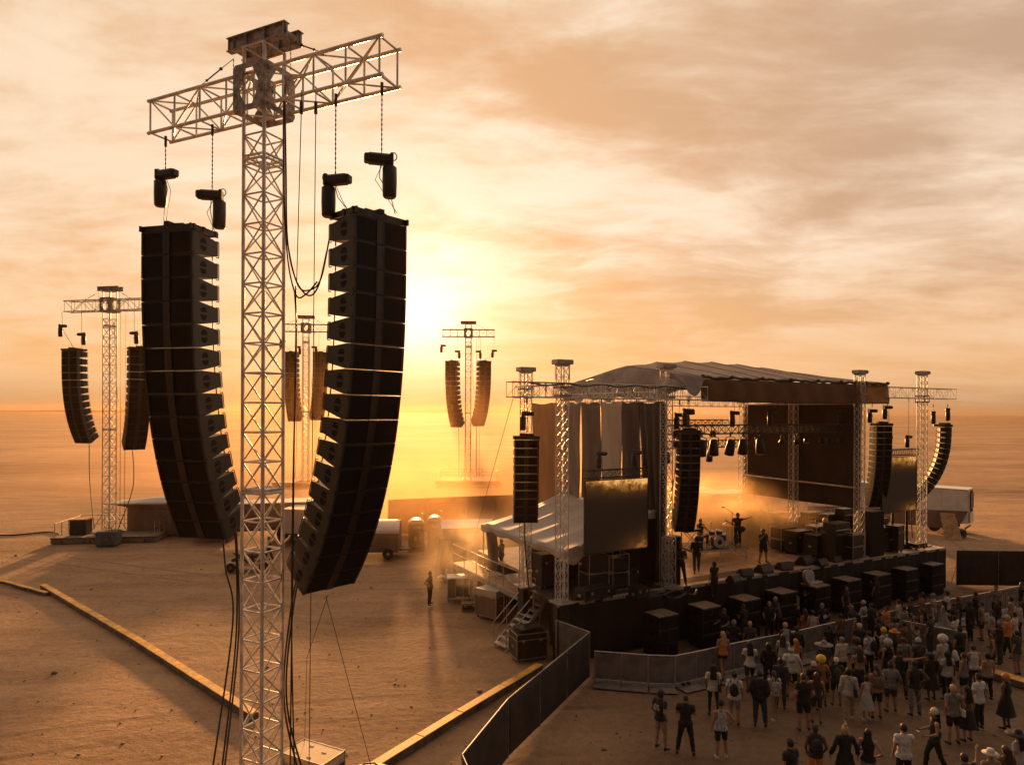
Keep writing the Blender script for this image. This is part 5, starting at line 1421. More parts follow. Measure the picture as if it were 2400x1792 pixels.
gear('open silver framed rack under the left video screen', 1398, 1385, (1.25, .8, 1.75), 0, 'rack')
gear('second open rack right of the silver framed one', 1442, 1379, (1.0, .8, 1.6), -8, 'rack')
gear('low black road case at the front of the left wing', 1395, 1402, (1.6, .8, .5), 4)
gear('black road case right of the open racks', 1472, 1373, (1.1, .7, .9), 10)
gear('tall black side fill speaker beside the left video screen', 1504, 1366, (.95, .8, 3.0), 0, 'tall')
gear('tall black side fill speaker next to the left opening tower', 1572, 1366, (.7, .7, 2.2), 5, 'tall')
gear('black side fill speaker behind the left opening tower', 1545, 1360, (.6, .6, 1.9), -5, 'tall')
gear('small white marked black case at the front stage edge', 1500, 1404, (.7, .5, .55), 6)
gear('road case stacked high under the white tent, leftmost', 1285, 1372, (1.1, .8, 1.5), 0, 'case')
gear('tall road case with pale top under the white tent', 1268, 1335, (1.2, .8, 1.25), 5)
gear('road case beside the inner tent post', 1322, 1352, (1.1, .8, 1.8), 0)
gear('dark rack at the back of the white tent', 1350, 1320, (1.0, .8, 1.9), 0, 'rack')
gear('narrow road case at the middle of the white tent', 1305, 1318, (.9, .7, 1.2), 8)
gear('wide dark amplifier at the back of the left wing', 1420, 1340, (1.5, .7, 1.6), 0, 'amp')
gear('dark amplifier behind the tall side fill', 1472, 1335, (1.3, .7, 1.7), 0, 'amp')
# right wing
for i, (x, y, sz, rz, kd, lab) in enumerate([
    (1838, 1290, (1.5, .9, 1.5), 0, 'rack', 'hazy open rack at the back right of the stage'), (1872, 1296, (1.3, .8, 1.3), 0, 'case', 'road case beside the middle right tower'),
    (1925, 1302, (1.8, .9, 1.25), 0, 'case', 'wide road case under the keyboard tech desk'), (1962, 1310, (1.4, .9, 2.0), 0, 'amp', 'big black amplifier left of the right opening tower'),
    (1998, 1310, (1.2, .8, 1.5), 5, 'rack', 'open rack just behind the right opening tower'), (2040, 1300, (1.2, .9, 2.5), 0, 'tall', 'tall black speaker right of the right opening tower'),
    (2072, 1290, (1.2, .8, 1.4), 0, 'case', 'road case below the right stage array'), (2098, 1292, (.7, .7, 1.5), 8, 'case', 'upright road case below the right video screen'),
    (1905, 1262, (1.6, .8, 1.7), 0, 'amp', 'amplifier deep in the dark right wing'), (1945, 1268, (1.4, .8, 1.9), 0, 'rack', 'rack deep in the dark right wing'),
    (1985, 1270, (1.5, .8, 2.1), 0, 'amp', 'large amplifier against the dark right wall'), (2020, 1272, (1.3, .8, 1.6), 0, 'case', 'road case against the dark right wall'),
    (1860, 1262, (1.6, .8, 1.4), 0, 'case', 'hazy road case under the hem of the mesh wall'), (1822, 1254, (1.4, .8, 1.5), 0, 'case', 'hazy road case in the stage smoke'),
    (2060, 1268, (1.2, .8, 1.6), 0, 'rack', 'open rack behind the right stage array')]):
    gear(lab, x, y, sz, rz, kd)
for i, (x, y, h) in enumerate([(2092, 1288, 2.6), (2127, 1284, 3.0)]):
    t = thing('stage_post', f'{["shorter","taller"][i]} black post standing at the right end of the stage', 'post', deck_at(x, y), ANG)
    m_ = MB(); m_.bar((0, 0, 0), (.06 * (1 - i * 2), 0, h), .07, 8); m_.build('pole', M['black'], t)
    m_ = MB(); m_.tube([(.02, 0, h * .8), (.5, .2, h * .5), (1.1, .3, h * .55)], .012, 5); m_.box((0, 0, .12), (.5, .4, .24), bev=.03); m_.build('foot', M['black'], t)
t = thing('grand_piano', 'dark covered keyboard desk with small lamp at right wing', 'desk', deck_at(1930, 1292), ANG)
m_ = MB(); m_.box((0, 0, 1.5), (2.2, .8, .08)); m_.build('desk_top', M['alu_dull'], t)
m_ = MB()
for a in (-1, 1):
    for b in (-1, 1): m_.bar((a * 1.0, b * .35, 0), (a * 1.0, b * .35, 1.46), .03, 6)
m_.build('leg', M['alu'], t)
m_ = MB(); m_.ball((.2, 0, 1.74), (.15, .15, .19), 12, 8); m_.build('amber_lamp_shade', M['rusty'] if 'rusty' in M else M['sign_yellow'], t)
t.name = 'tech_desk'
flight_case('small case on the far right stage corner', deck_at(2150, 1286), ANG, (1.0, .6, .35), group='road cases at the stage wings')
person('hazy person standing behind the smoke at the back right', deck_at(1784, 1252), 10, 'pocket', ('tee', 'dark grey'), ('trousers', 'black'), ('short', 'brown'), H=1.8)
person('hazy person beside the back right tower holding something up', deck_at(1808, 1246), 200, 'phone', ('tee', 'grey'), ('trousers', 'black'), ('short', 'black'), H=1.75)
person('person crouched over gear under the mesh wall', deck_at(1846, 1244), 190, 'carry', ('long', 'black'), ('trousers', 'black'), ('short', 'black'), H=1.7)
person('person in black working among racks in the right wing', deck_at(1915, 1290), 160, 'carry', ('tee', 'black'), ('trousers', 'black'), ('short', 'black'), H=1.75)
person('person in black beside the right opening tower', deck_at(1968, 1300), 120, 'chest', ('tee', 'black'), ('trousers', 'black'), ('cap' and 'short', 'brown'), H=1.75)
person('hazy person standing on the side walkway by the tied tent wall', Vector((*at(1150, 1345, WZ).xy, WZ)) + Vector((.6, .3, 0)), 60, 'carry', ('tee', 'brown'), ('trousers', 'black'), ('short', 'brown'), H=1.8)
# drapes and cloths hanging at the back left of the opening
sheet('hazy amber drape seen between tent and opening tower', onl(PB, .25, 6.8), onl(PB, .3, 2.2), 2.45, 6.1, 'cur_gold', 2, .10, 24, None, 'backdrop_drape')
# spare truss leg in front of the opening tower
m_ = MB(); truss(m_, (0, 0, .04), (0, 0, 2.3), .42, .42, .026, .013, .55, up=(0, 1, 0), n=5)
t = thing('truss_section', 'short upright truss section under the left opening tower', 'truss section', onl(PB, -.30, -.52, DZ), ANG); obj('truss_frame', m_.mesh('truss_frame', M['barrier_rail']), t)

# ------------------------------------------------------------------ backstage on the left
person('hazy person standing alone on the sand left of the road cases', at(1009, 1416), 250, 'hip', ('tee', 'brown'), ('trousers', 'dark grey'), ('short', 'black'), H=1.76, group=None)
p = at(1078, 1405)
t = thing('cage_cart', 'wheeled cage cart with white top on the sand', 'cage cart', p, R(6))
m_ = MB(); m_.box((0, 0, 1.28), (1.35, 1.0, .07), bev=.02); m_.build('top', M['white'], t)
m_ = MB()
for a in (-1, 1):
    for b in (-1, 1): m_.bar((a * .64, b * .46, .12), (a * .64, b * .46, 1.25), .03, 6)
for a in (-.2, .22): m_.bar((a, -.46, .12), (a, -.46, 1.25), .02, 6)
for b in (-1, 1): m_.bar((-.64, b * .46, .2), (.64, b * .46, .2), .025, 6)
m_.build('frame', M['alu'], t)
m_ = MB(); m_.box((-.42, 0, .7), (.45, .85, 1.0)); m_.box((.1, .2, .45), (.8, .5, .5)); m_.build('packed_gear', M['brownbox'], t)
for a in (-1, 1):
    for b in (-1, 1): m_ = MB(); m_.bar((a * .55 - .03, b * .4, .08), (a * .55 + .03, b * .4, .08), .08, 12); m_.build('caster', M['rubber'], t)
flight_case('tall brown flight case standing before the walkway', at(1152, 1446), R(-38), (1.35, .8, 1.45), body='brownbox', lid_mat='offwhite')
flight_case('small dark box on the sand between cart and flight case', at(1102, 1428), R(4), (.75, .45, .38), wheels=False)
flight_case('big black flight case with open tray lid below the stairs', at(1240, 1540), R(20), (1.35, .95, 1.15))
m_ = MB(); m_.box((0, 0, 0), (1.0, .7, .10), bev=.02); t = thing('equipment_tray', 'black tray tilted on top of the big flight case', 'tray', at(1240, 1540) + Vector((-.02, .05, 1.24)), R(30)); obj('tray_body', m_.mesh('tray_body', M['case']), t); m_ = MB(); m_.tube([(-.5, -.35, .05), (.5, -.35, .05), (.5, .35, .05), (-.5, .35, .05), (-.5, -.35, .05)], .015, 5); obj('rim', m_.mesh('rim', M['steel_dark']), t)
t = thing('canvas_screen', 'dark leaning canvas sheet beside the walkway start', 'canvas sheet', at(1040, 1352), R(10))
m_ = MB(); m_.grid(lambda u, v: Vector((-.6 + .4 * v + u * (1.0 - .3 * v), -.3 + .3 * v + .06 * math.sin(u * 9), 2.3 * v)), 14, 8); solidify(m_.build('sheet', M['brownbox'], t), .02)
m_ = MB(); m_.bar((.0, .1, 0), (.1, .05, 2.4), .03, 6); m_.bar((-.3, .1, 2.3), (.6, .1, 2.3), .025, 6); m_.build('pole', M['steel_dark'], t)
t = thing('white_bundle', 'small white bundle on the sand by the leaning canvas', 'bundle', at(1037, 1362), 0)
m_ = MB(); m_.ball((0, 0, .2), (.28, .22, .2), 14, 8); m_.ball((.3, .4, .35), (.14, .14, .38), 12, 8); m_.build('cloth', M['white'], t); m_ = MB(); m_.tube([(-.2, -.2, .2), (0, -.22, .3), (.2, -.2, .2)], .015, 5); m_.build('tie', M['black'], t)
for i, (x, y, sz, lab) in enumerate([(1100, 1352, (1.0, .6, .9), 'hazy box behind the cage cart'), (1205, 1420, (.9, .6, .8), 'dark box under the side walkway')]): flight_case(lab, at(x, y), ANG, sz)
t = thing('equipment_shed', 'pale roofed shed behind the start of the walkway', 'shed', at(1098, 1318), ANG - R(20))
m_ = MB(); m_.box((0, 1.2, 1.15), (3.2, 2.6, 2.3)); m_.build('wall', M['brownbox'], t)
m_ = MB(); m_.prism([(-1.8, -.3, 2.4), (-1.8, 2.7, 2.4), (-1.8, 1.2, 2.75)], (3.6, 0, 0)); m_.build('roof', M['white'], t)
m_ = MB(); m_.box((.4, -.12, 1.0), (1.0, .04, 1.9)); m_.build('door', M['canvas_grey'], t)

# toilets
def toilet(label, p, rz, H=2.35):
    t = thing('portable_toilet', label, 'portable toilet', p, rz, 'portable toilets'); w = 1.14
    m_ = MB(); m_.box((0, 0, 1.02), (w, w, 2.04), bev=.05); m_.box((0, 0, .07), (w + .08, w + .08, .10)); m_.build('cabin', M['toilet'], t)
    m_ = MB(); m_.prism([(-w / 2 - .03, -.6, 2.0)] + [(-w / 2 - .03 + (w + .06) * (1 - math.cos(a)) / 2, -.6, 2.0 + .33 * math.sin(a)) for a in np.linspace(0, math.pi, 11)][1:-1] + [(w / 2 + .03, -.6, 2.0)], (0, 1.2, 0)); m_.build('roof', M['toilet_roof'], t)
    m_ = MB(); m_.box((0, -w / 2 - .012, 1.0), (.82, .03, 1.82), bev=.01); d = m_.build('door', M['toilet'], t)
    m_ = MB(); m_.box((.06, -w / 2 - .035, 1.72), (.52, .015, .24)); sg = m_.build('sign', M['sign_grey'], d)
    m_ = MB()
    for k in range(3): m_.box((.06, -w / 2 - .045, 1.79 - k * .07), (.40 - .06 * k, .006, .022))
    m_.build('lettering', M['steel_dark'], sg) if False else m_.build('sign_text', M['steel_dark'], d)
    m_ = MB(); m_.ball((-.05, -w / 2 - .03, .92), (.12, .02, .17), 16, 8); m_.build('round_sign', M['sign_yellow'], d)
    m_ = MB(); m_.bar((w / 2 - .12, .4, 2.0), (w / 2 - .12, .4, 2.65), .05, 8); m_.build('vent_pipe', M['toilet_roof'], t)
    return t
toilet('portable toilet with yellow round sign, nearer of the pair', at(977, 1288), R(8))
toilet('portable toilet farther right in the haze', at(1021, 1280), R(6))

# trailers behind
def wheel(par, c, r=.38, w=.22):
    m_ = MB(); rr = Matrix.Rotation(R(90), 3, 'X'); m_.lathe([(r * .62, -w / 2), (r * .96, -w / 2), (r, -w / 3), (r, w / 3), (r * .96, w / 2), (r * .62, w / 2)], 22, c, rr); t = m_.build('wheel', M['tyre'], par)
    m_ = MB(); m_.lathe([(r * .62, -w * .42), (r * .3, -w * .3), (.01, -w * .3)], 18, c, rr); m_.lathe([(r * .62, w * .42), (r * .3, w * .5), (.01, w * .5)], 18, c, rr); m_.build('rim', M['alu'], t)
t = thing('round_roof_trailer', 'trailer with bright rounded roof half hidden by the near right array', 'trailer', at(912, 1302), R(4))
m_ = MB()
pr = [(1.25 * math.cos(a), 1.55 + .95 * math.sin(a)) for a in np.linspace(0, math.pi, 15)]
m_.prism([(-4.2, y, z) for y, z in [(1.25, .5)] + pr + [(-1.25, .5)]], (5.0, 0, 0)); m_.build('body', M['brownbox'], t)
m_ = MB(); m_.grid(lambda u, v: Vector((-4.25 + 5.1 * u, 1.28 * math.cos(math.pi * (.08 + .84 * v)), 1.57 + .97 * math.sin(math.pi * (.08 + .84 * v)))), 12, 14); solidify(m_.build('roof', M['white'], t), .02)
for x in (-3.0, -2.1, .1): wheel(t, (x, -1.2, .4))
m_ = MB(); m_.tube([(.8, -.5, .5), (2.6, 0, .5)], .05, 6); m_.tube([(.8, .5, .5), (2.6, 0, .5)], .05, 6); m_.bar((2.4, 0, 0), (2.4, 0, .6), .04, 8); m_.box((1.2, 0, .55), (.8, 1.1, .08)); m_.build('tow_bar', M['steel_dark'], t)
def box_trailer(label, p, rz, L, W, H, mats_=('white', 'white'), name='box_trailer', wheels=True, z0=.9, nd=2, group=None):
    t = thing(name, label, 'trailer', p, rz, group)
    m_ = MB(); m_.box((0, 0, (z0 + H) / 2), (L, W, H - z0), bev=.03)
    for i in range(int(L / 1.2)): m_.box((-L / 2 + .6 + i * 1.2, -W / 2 - .012, (z0 + H) / 2), (.04, .02, H - z0 - .1))
    m_.build('body', M[mats_[0]], t)
    m_ = MB(); m_.box((0, 0, H + .035), (L + .06, W + .06, .06)); m_.build('roof', M[mats_[1]], t)
    m_ = MB(); m_.box((L / 2 + .015, 0, (z0 + H) / 2), (.03, W - .12, H - z0 - .16)); d = m_.build('rear_door', M['offwhite'], t)
    m_ = MB()
    for y in (-.5, -.12, .12, .5): m_.bar((L / 2 + .05, y, z0 + .1), (L / 2 + .05, y, H - .1), .022, 6)
    m_.build('door_bars', M['steel_dark'], d)
    m_ = MB(); m_.box((-.1 * L, 0, z0 - .12), (L * .98, W * .5, .2)); m_.box((L / 2 - .2, 0, .5), (.1, W, .14)); m_.build('chassis', M['steel_dark'], t)
    if wheels:
        for x in (L / 2 - 1.4, L / 2 - 2.5): 
            for y in (-1, 1): wheel(t, (x, y * (W / 2 - .15), .48), .48, .28)
        m_ = MB()
        for y in (-1, 1): m_.bar((-L / 2 + 1.2, y * .8, 0), (-L / 2 + 1.2, y * .8, z0), .06, 6)
        m_.build('landing_leg', M['steel_dark'], t)
    return t
Q = at(2266, 1262)
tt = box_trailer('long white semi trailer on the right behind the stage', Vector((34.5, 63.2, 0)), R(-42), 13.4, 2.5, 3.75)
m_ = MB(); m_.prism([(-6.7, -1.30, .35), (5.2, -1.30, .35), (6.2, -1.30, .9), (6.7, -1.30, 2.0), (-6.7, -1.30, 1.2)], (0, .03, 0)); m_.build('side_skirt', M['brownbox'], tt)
m_ = MB(); m_.box((6.80, -.2, 1.4), (.06, 1.7, .9)); m_.build('tail_panel', M['white'], tt)
m_ = MB(); m_.box((6.79, .1, 2.8), (.05, 1.5, 1.3)); m_.build('rear_opening', M['black'], tt)
t = thing('plywood_board', 'plywood board leaning against the right trailer', 'board', at(2216, 1262), R(-42)); m_ = MB(); m_.prism([(0, 0, 0), (1.2, .1, 0), (.5, .9, 2.0), (-.5, .8, 2.0)], (0, .05, 0)); m_.build('sheet', M['wood'], t); m_ = MB(); m_.bar((0, .1, .1), (-.4, .85, 1.9), .03, 5); m_.build('batten', M['wood'], t)
t = thing('generator', 'small generator with white cover beside the right trailer', 'generator', at(2246, 1258), R(-18)); m_ = MB(); m_.box((0, 0, .35), (1.1, .7, .6), bev=.05); m_.build('body', M['concrete'], t); m_ = MB(); m_.ball((0, 0, .72), (.4, .3, .12), 12, 8); m_.build('cover', M['white'], t); m_ = MB(); m_.box((0, -.36, .35), (.7, .02, .3)); m_.build('louvre', M['steel_dark'], t)
box_trailer('pale flat roofed trailer seen under the hem of the mesh wall', Vector((20.2, 57.5, 0)), R(14), 9.0, 2.6, 3.6, group=None)
box_trailer('hazy white trailer seen through the back of the stage', Vector((14.5, 62.0, 0)), R(6), 7.0, 2.5, 3.3)
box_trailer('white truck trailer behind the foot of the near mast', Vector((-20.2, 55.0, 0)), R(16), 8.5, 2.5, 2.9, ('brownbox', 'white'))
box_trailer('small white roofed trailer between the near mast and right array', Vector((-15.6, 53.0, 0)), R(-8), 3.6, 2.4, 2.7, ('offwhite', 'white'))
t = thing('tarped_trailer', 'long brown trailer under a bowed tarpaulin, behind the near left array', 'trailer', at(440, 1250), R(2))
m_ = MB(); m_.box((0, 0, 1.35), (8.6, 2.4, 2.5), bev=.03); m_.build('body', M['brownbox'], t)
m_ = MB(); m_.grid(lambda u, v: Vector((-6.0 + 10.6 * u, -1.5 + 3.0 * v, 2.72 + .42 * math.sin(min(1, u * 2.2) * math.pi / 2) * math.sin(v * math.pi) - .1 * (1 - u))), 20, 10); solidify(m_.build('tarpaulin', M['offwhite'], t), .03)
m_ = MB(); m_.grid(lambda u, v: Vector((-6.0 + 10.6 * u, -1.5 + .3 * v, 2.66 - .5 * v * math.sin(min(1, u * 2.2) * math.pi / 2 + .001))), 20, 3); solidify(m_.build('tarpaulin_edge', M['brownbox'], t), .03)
for x in (-3, 3): 
    for y in (-1.05, 1.05): wheel(t, (x, y, .42), .42)
for i, (x, y, lab) in enumerate([(1698, 1250, 'hazy white domed van beyond the drum kit'),]):
    p = Vector((16.5, 52.6, 0)); t = thing('parked_van', lab, 'van', p, R(8))
    m_ = MB(); m_.prism([(-2.3, -.95, .4), (2.3, -.95, .4), (2.35, -.95, 1.2), (1.6, -.95, 1.4), (1.1, -.95, 2.3), (-2.2, -.95, 2.35), (-2.35, -.95, 1.2)], (0, 1.9, 0)); m_.build('body', M['white'], t)
    m_ = MB(); m_.box((.5, -.96, 1.75), (1.0, .02, .55)); m_.box((-1.0, -.96, 1.75), (1.4, .02, .55)); m_.build('side_window', M['black'], t)
    for xx in (-1.5, 1.5):
        for yy in (-.85, .85): wheel(t, (xx, yy, .36), .36)
t = thing('trolley', 'flat trolley of tangled gear behind the near mast', 'trolley', at(585, 1335), R(10)); m_ = MB(); m_.box((0, 0, .45), (2.6, 1.2, .1)); m_.build('bed', M['wood'], t)
m_ = MB()
for k in range(14): m_.tube(path(*[Vector((rng.uniform(-1.1, 1.1), rng.uniform(-.5, .5), rng.uniform(.5, 1.1))) for _ in range(3)], n=4), .04, 5)
m_.build('load', M['black'], t)
for x in (-1, 1): wheel(t, (x, -.55, .3), .3, .15); wheel(t, (x, .55, .3), .3, .15)
person('hazy person bending over gear behind the near mast', at(632, 1318), 120, 'carry', ('tee', 'black'), ('trousers', 'black'), ('short', 'black'), H=1.75)
cable('thin guy wire rising from the sand to the left stage beam', [[(-3.0, 47, 0), tuple(onl(A0, -2.3, 0, 10.9))]], .012, 'guy_wire', 'wire', 'wire')
# ------------------------------------------------------------------ audience
AG = 'audience standing before the stage'
V = []                                                     # x, y of the feet in the photo, colours and pose
def A(x, y, what, top, bot, hair, hat=None, bag=None, pose='down', yaw=None, H=1.74, **k): V.append((x, y, what, top, bot, hair, hat, bag, pose, yaw, H, k))
T, K, L_, S, HS, TR, LG_, SK = 'tee', 'tank', 'long', 'shorts', 'hot', 'trousers', 'leggings', 'skirt'
A(1551, 1754, 'black tee with big white back print and tan shorts, nearest left', (T, 'black'), (S, 'tan'), ('bob', 'black'), pose='pocket', yaw=-35, H=1.8)
A(1610, 1768, 'all black clothes with folded arms, second from the left', (T, 'black'), (TR, 'black'), ('buzz', 'brown'), pose='chest', yaw=5, H=1.82)
A(1693, 1776, 'black and white patterned top, black shorts and white shoes', (K, 'striped'), (S, 'black'), None, ('beanie', 'black'), None, 'hip', 20, 1.7, shoes='white')
A(1674, 1676, 'cream tee with thin bag strap and black leggings', (T, 'cream'), (LG_, 'black'), ('long', 'black'), None, ('bag', 'black'), 'pocket', 10, 1.74, fem=True)
A(1724, 1698, 'white tee with black backpack and grey shorts', (T, 'white'), (S, 'grey'), ('short', 'black'), None, ('backpack', 'black'), 'down', -5, 1.76)
A(1697, 1588, 'orange top and long blonde hair leaning at the barrier', (K, 'orange'), (HS, 'black'), ('long', 'blonde'), None, None, 'walk', 25, 1.8, fem=True)
A(1722, 1552, 'dark clothes and white boots beside the blonde at the barrier', (T, 'black'), (S, 'black'), ('bob', 'grey'), None, None, 'chest', 0, 1.75, fem=True, shoes='white')
A(1760, 1555, 'dark grey tee at the barrier with cropped hair', (T, 'dark grey'), (TR, 'dark grey'), ('buzz', 'blonde'), H=1.75)
A(1760, 1617, 'white tee and black shorts with a long dark ponytail', (T, 'white'), (S, 'black'), ('long', 'black'), pose='carry', yaw=5, H=1.82, fem=True)
A(1804, 1617, 'black jacket with long dark hair left of the backpacker', (L_, 'black'), (TR, 'black'), ('long', 'black'), None, ('bag', 'black'), 'pocket', 0, 1.76, fem=True)
A(1817, 1684, 'patterned backpack, light top and tan leggings', (T, 'cream'), (LG_, 'tan'), ('tail', 'brown'), None, ('backpack', 'patterned'), 'walk', 15, 1.62, fem=True, shoes='white')
A(1783, 1702, 'large black jacket and dark grey trousers', (L_, 'black'), (TR, 'dark grey'), ('short', 'black'), pose='pocket', yaw=-10, H=1.84, heavy=True)
A(1857, 1633, 'white printed tee, white cap and black shorts', (T, 'white'), (S, 'black'), ('short', 'brown'), ('cap', 'white'), None, 'out', 0, 1.84)
A(1843, 1556, 'pale dress at the barrier, seen from behind', (K, 'light grey'), (SK, 'light grey'), ('bob', 'blonde'), pose='carry', yaw=10, H=1.7, fem=True)
A(1838, 1590, 'long pale grey top left of the white cap', (T, 'light grey'), (TR, 'grey'), ('long', 'brown'), yaw=-20, H=1.72, fem=True)
A(1886, 1712, 'plain black tee and black shorts, bare legs, in the middle', (T, 'black'), (S, 'black'), ('buzz', 'brown'), pose='pocket', yaw=8, H=1.86, heavy=True)
A(1917, 1694, 'dark sleeveless top and long brown hair beside the black tee', (K, 'dark grey'), (S, 'dark grey'), ('long', 'brown'), yaw=-8, H=1.68, fem=True)
A(1856, 1893, 'black tee cut off by the bottom edge, leftmost', (T, 'black'), (S, 'black'), ('short', 'black'), yaw=40, H=1.8)
A(1927, 1657, 'rust tee under a big yellow beanie', (T, 'rust'), (S, 'dark grey'), None, ('puff', 'yellow'), None, 'pocket', 10, 1.76)
A(1910, 1664, 'tan cap and black backpack below the yellow beanie', (T, 'black'), (S, 'brown'), ('short', 'brown'), ('beanie', 'cream'), ('backpack', 'black'), 'down', 0, 1.66)
A(1934, 1622, 'wide grey sun hat', (T, 'dark grey'), (TR, 'black'), ('short', 'black'), ('widehat', 'grey'), None, 'down', 0, 1.85)
A(1963, 1653, 'large black backpack and white cap', (T, 'dark grey'), (S, 'black'), None, ('cap', 'white'), ('backpack', 'dark grey'), 'down', -12, 1.7)
A(1976, 1600, 'cream jacket and dark trousers behind the crossbody walker', (L_, 'cream'), (TR, 'black'), ('short', 'grey'), pose='phone', yaw=10, H=1.76)
A(1992, 1688, 'light grey hoodie with crossbody strap, tan trousers, white shoes', (L_, 'light grey'), (TR, 'tan'), ('bob', 'black'), None, ('bag', 'black'), 'walk', -20, 1.75, fem=True, shoes='white')
A(2016, 1634, 'long black dress with tan shoulders', (K, 'tan'), (SK, 'black'), ('long', 'brown'), pose='chest', yaw=-5, H=1.82, fem=True)
A(2017, 1560, 'black tee and cream cap near the barrier', (T, 'black'), (TR, 'black'), None, ('cap', 'cream'), None, 'down', -15, 1.74)
A(2040, 1582, 'white tee with crossed black straps', (T, 'white'), (TR, 'black'), ('short', 'black'), None, ('backpack', 'black'), 'down', 5, 1.74)
A(2074, 1578, 'pale shirt under a bright yellow beanie', (T, 'light grey'), (S, 'dark grey'), None, ('beanie', 'yellow'), None, 'phone', 20, 1.8)
A(2100, 1582, 'black tee and orange brimmed hat', (T, 'black'), (TR, 'black'), ('short', 'brown'), ('hat', 'orange'), None, 'carry', 30, 1.78)
A(2057, 1683, 'tan sleeveless top and backpack, tall, in black shorts', (K, 'tan'), (S, 'black'), ('tail', 'brown'), None, ('backpack', 'brown'), 'down', 0, 1.82)
A(2034, 1687, 'white skirted child sized figure beside the tan backpack', (K, 'cream'), (SK, 'light grey'), ('bob', 'brown'), yaw=12, H=1.5, fem=True, shoes='white')
A(2090, 1668, 'rounded grey puffer jacket and shorts', (L_, 'grey'), (S, 'dark grey'), ('bun', 'brown'), pose='out', yaw=-10, H=1.72, heavy=True)
A(2084, 1604, 'white bonnet and black tank top', (K, 'black'), (TR, 'black'), None, ('puff', 'light grey'), None, 'down', 0, 1.68, fem=True)
A(2147, 1677, 'tall black sleeveless outfit with camouflage trousers', (K, 'black'), (TR, 'camouflage'), ('short', 'black'), pose='hip', yaw=-5, H=1.9)
A(2150, 1566, 'camouflage shirt dancing with raised arms', (T, 'camouflage'), (TR, 'black'), ('short', 'black'), pose='up', yaw=20, H=1.76)
A(2155, 1608, 'pale bandana and dark patterned top', (T, 'dark grey'), (TR, 'black'), ('short', 'black'), ('beanie', 'light grey'), None, 'down', -12, 1.8)
A(2212, 1609, 'large fluffy white hat', (T, 'light grey'), (TR, 'dark grey'), None, ('puff', 'white'), None, 'down', 0, 1.9)
A(2226, 1606, 'grey tee, white backpack and long dark hair', (T, 'grey'), (S, 'tan'), ('long', 'black'), None, ('backpack', 'white'), 'walk', 10, 1.72)
A(2222, 1640, 'loose pale grey top and black trousers', (T, 'light grey'), (TR, 'black'), ('long', 'black'), pose='out', yaw=-6, H=1.76, fem=True)
A(2284, 1622, 'tight white sleeveless top in the middle right', (K, 'white'), (TR, 'dark grey'), ('short', 'brown'), yaw=-20, H=1.76)
A(2237, 1744, 'grey tee and short blond hair with black shorts', (T, 'grey'), (S, 'black'), ('short', 'blonde'), None, ('bag', 'white'), 'pocket', -5, 1.86)
A(2270, 1736, 'brown sleeveless dress beside the grey tee', (K, 'brown'), (SK, 'black'), ('long', 'black'), yaw=5, H=1.72, fem=True)
A(2297, 1710, 'clean white tee and black trousers, middle right', (T, 'white'), (TR, 'black'), ('short', 'black'), pose='out', yaw=8, H=1.84)
A(2361, 1707, 'black dress and ginger curls at the right', (K, 'black'), (SK, 'black'), ('bob', 'ginger'), yaw=15, H=1.8, fem=True)
A(2122, 1850, 'plain white tee and black trousers at the bottom edge', (T, 'white'), (TR, 'black'), ('short', 'black'), pose='phone', yaw=0, H=1.8)
A(2194, 1812, 'black clothes and cream hat holding a phone', (K, 'black'), (TR, 'black'), ('long', 'black'), ('beanie', 'cream'), ('bag', 'black'), 'carry', 75, 1.84, fem=True)
A(2038, 1856, 'black tank top and very long dark hair at the bottom', (K, 'black'), (TR, 'grey'), ('long', 'black'), pose='hip', yaw=-30, H=1.72, fem=True)
A(1984, 1852, 'wide black shawl and blonde bun at the bottom', (L_, 'black'), (SK, 'black'), ('bun', 'blonde'), pose='out', yaw=5, H=1.78, fem=True)
A(1914, 1848, 'dark cap, backpack and bare arms at the bottom', (K, 'dark grey'), (S, 'orange'), ('short', 'brown'), ('cap', 'dark grey'), ('backpack', 'black'), 'pocket', 0, 1.78)
A(2391, 1862, 'wide black hat at the bottom right corner', (T, 'light grey'), (TR, 'black'), ('long', 'black'), ('widehat', 'black'), None, 'down', 20, 1.72, fem=True)
A(2264, 1930, 'black top at the bottom edge with one raised arm', (T, 'black'), (S, 'black'), ('short', 'black'), pose='wave', yaw=10, H=1.76)
A(2362, 1908, 'brown jacket at the bottom edge right', (L_, 'brown'), (S, 'black'), ('long', 'brown'), yaw=10, H=1.76)
A(2326, 1916, 'cream brimmed hat cut by the bottom edge', (T, 'tan'), (S, 'black'), None, ('hat', 'cream'), None, 'down', 0, 1.72)
A(2275, 1500, 'tall dark figure right of the dancers by the barrier', (L_, 'black'), (TR, 'black'), ('bob', 'brown'), pose='phone', yaw=30, H=1.82)
A(2303, 1500, 'grey tank top and bare legs near the right barrier', (K, 'grey'), (S, 'black'), ('short', 'black'), yaw=12, H=1.76)
A(2289, 1470, 'black tee leaning by the right barrier', (T, 'black'), (TR, 'dark grey'), ('short', 'black'), pose='chest', yaw=-30, H=1.72)
A(2337, 1452, 'grey vest alone at the right barrier', (K, 'grey'), (TR, 'black'), ('short', 'black'), pose='phone', yaw=60, H=1.72)
A(2364, 1540, 'orange jacket and blonde hair at the right', (L_, 'orange'), (TR, 'black'), ('bob', 'blonde'), None, None, 'carry', -20, 1.78)
A(2346, 1556, 'black coat with a cream patch, right side', (L_, 'black'), (TR, 'dark grey'), ('bun', 'grey'), yaw=0, H=1.78)
A(2397, 1446, 'black clothes at the right edge by the barrier', (T, 'black'), (TR, 'black'), ('short', 'black'), yaw=5, H=1.78)
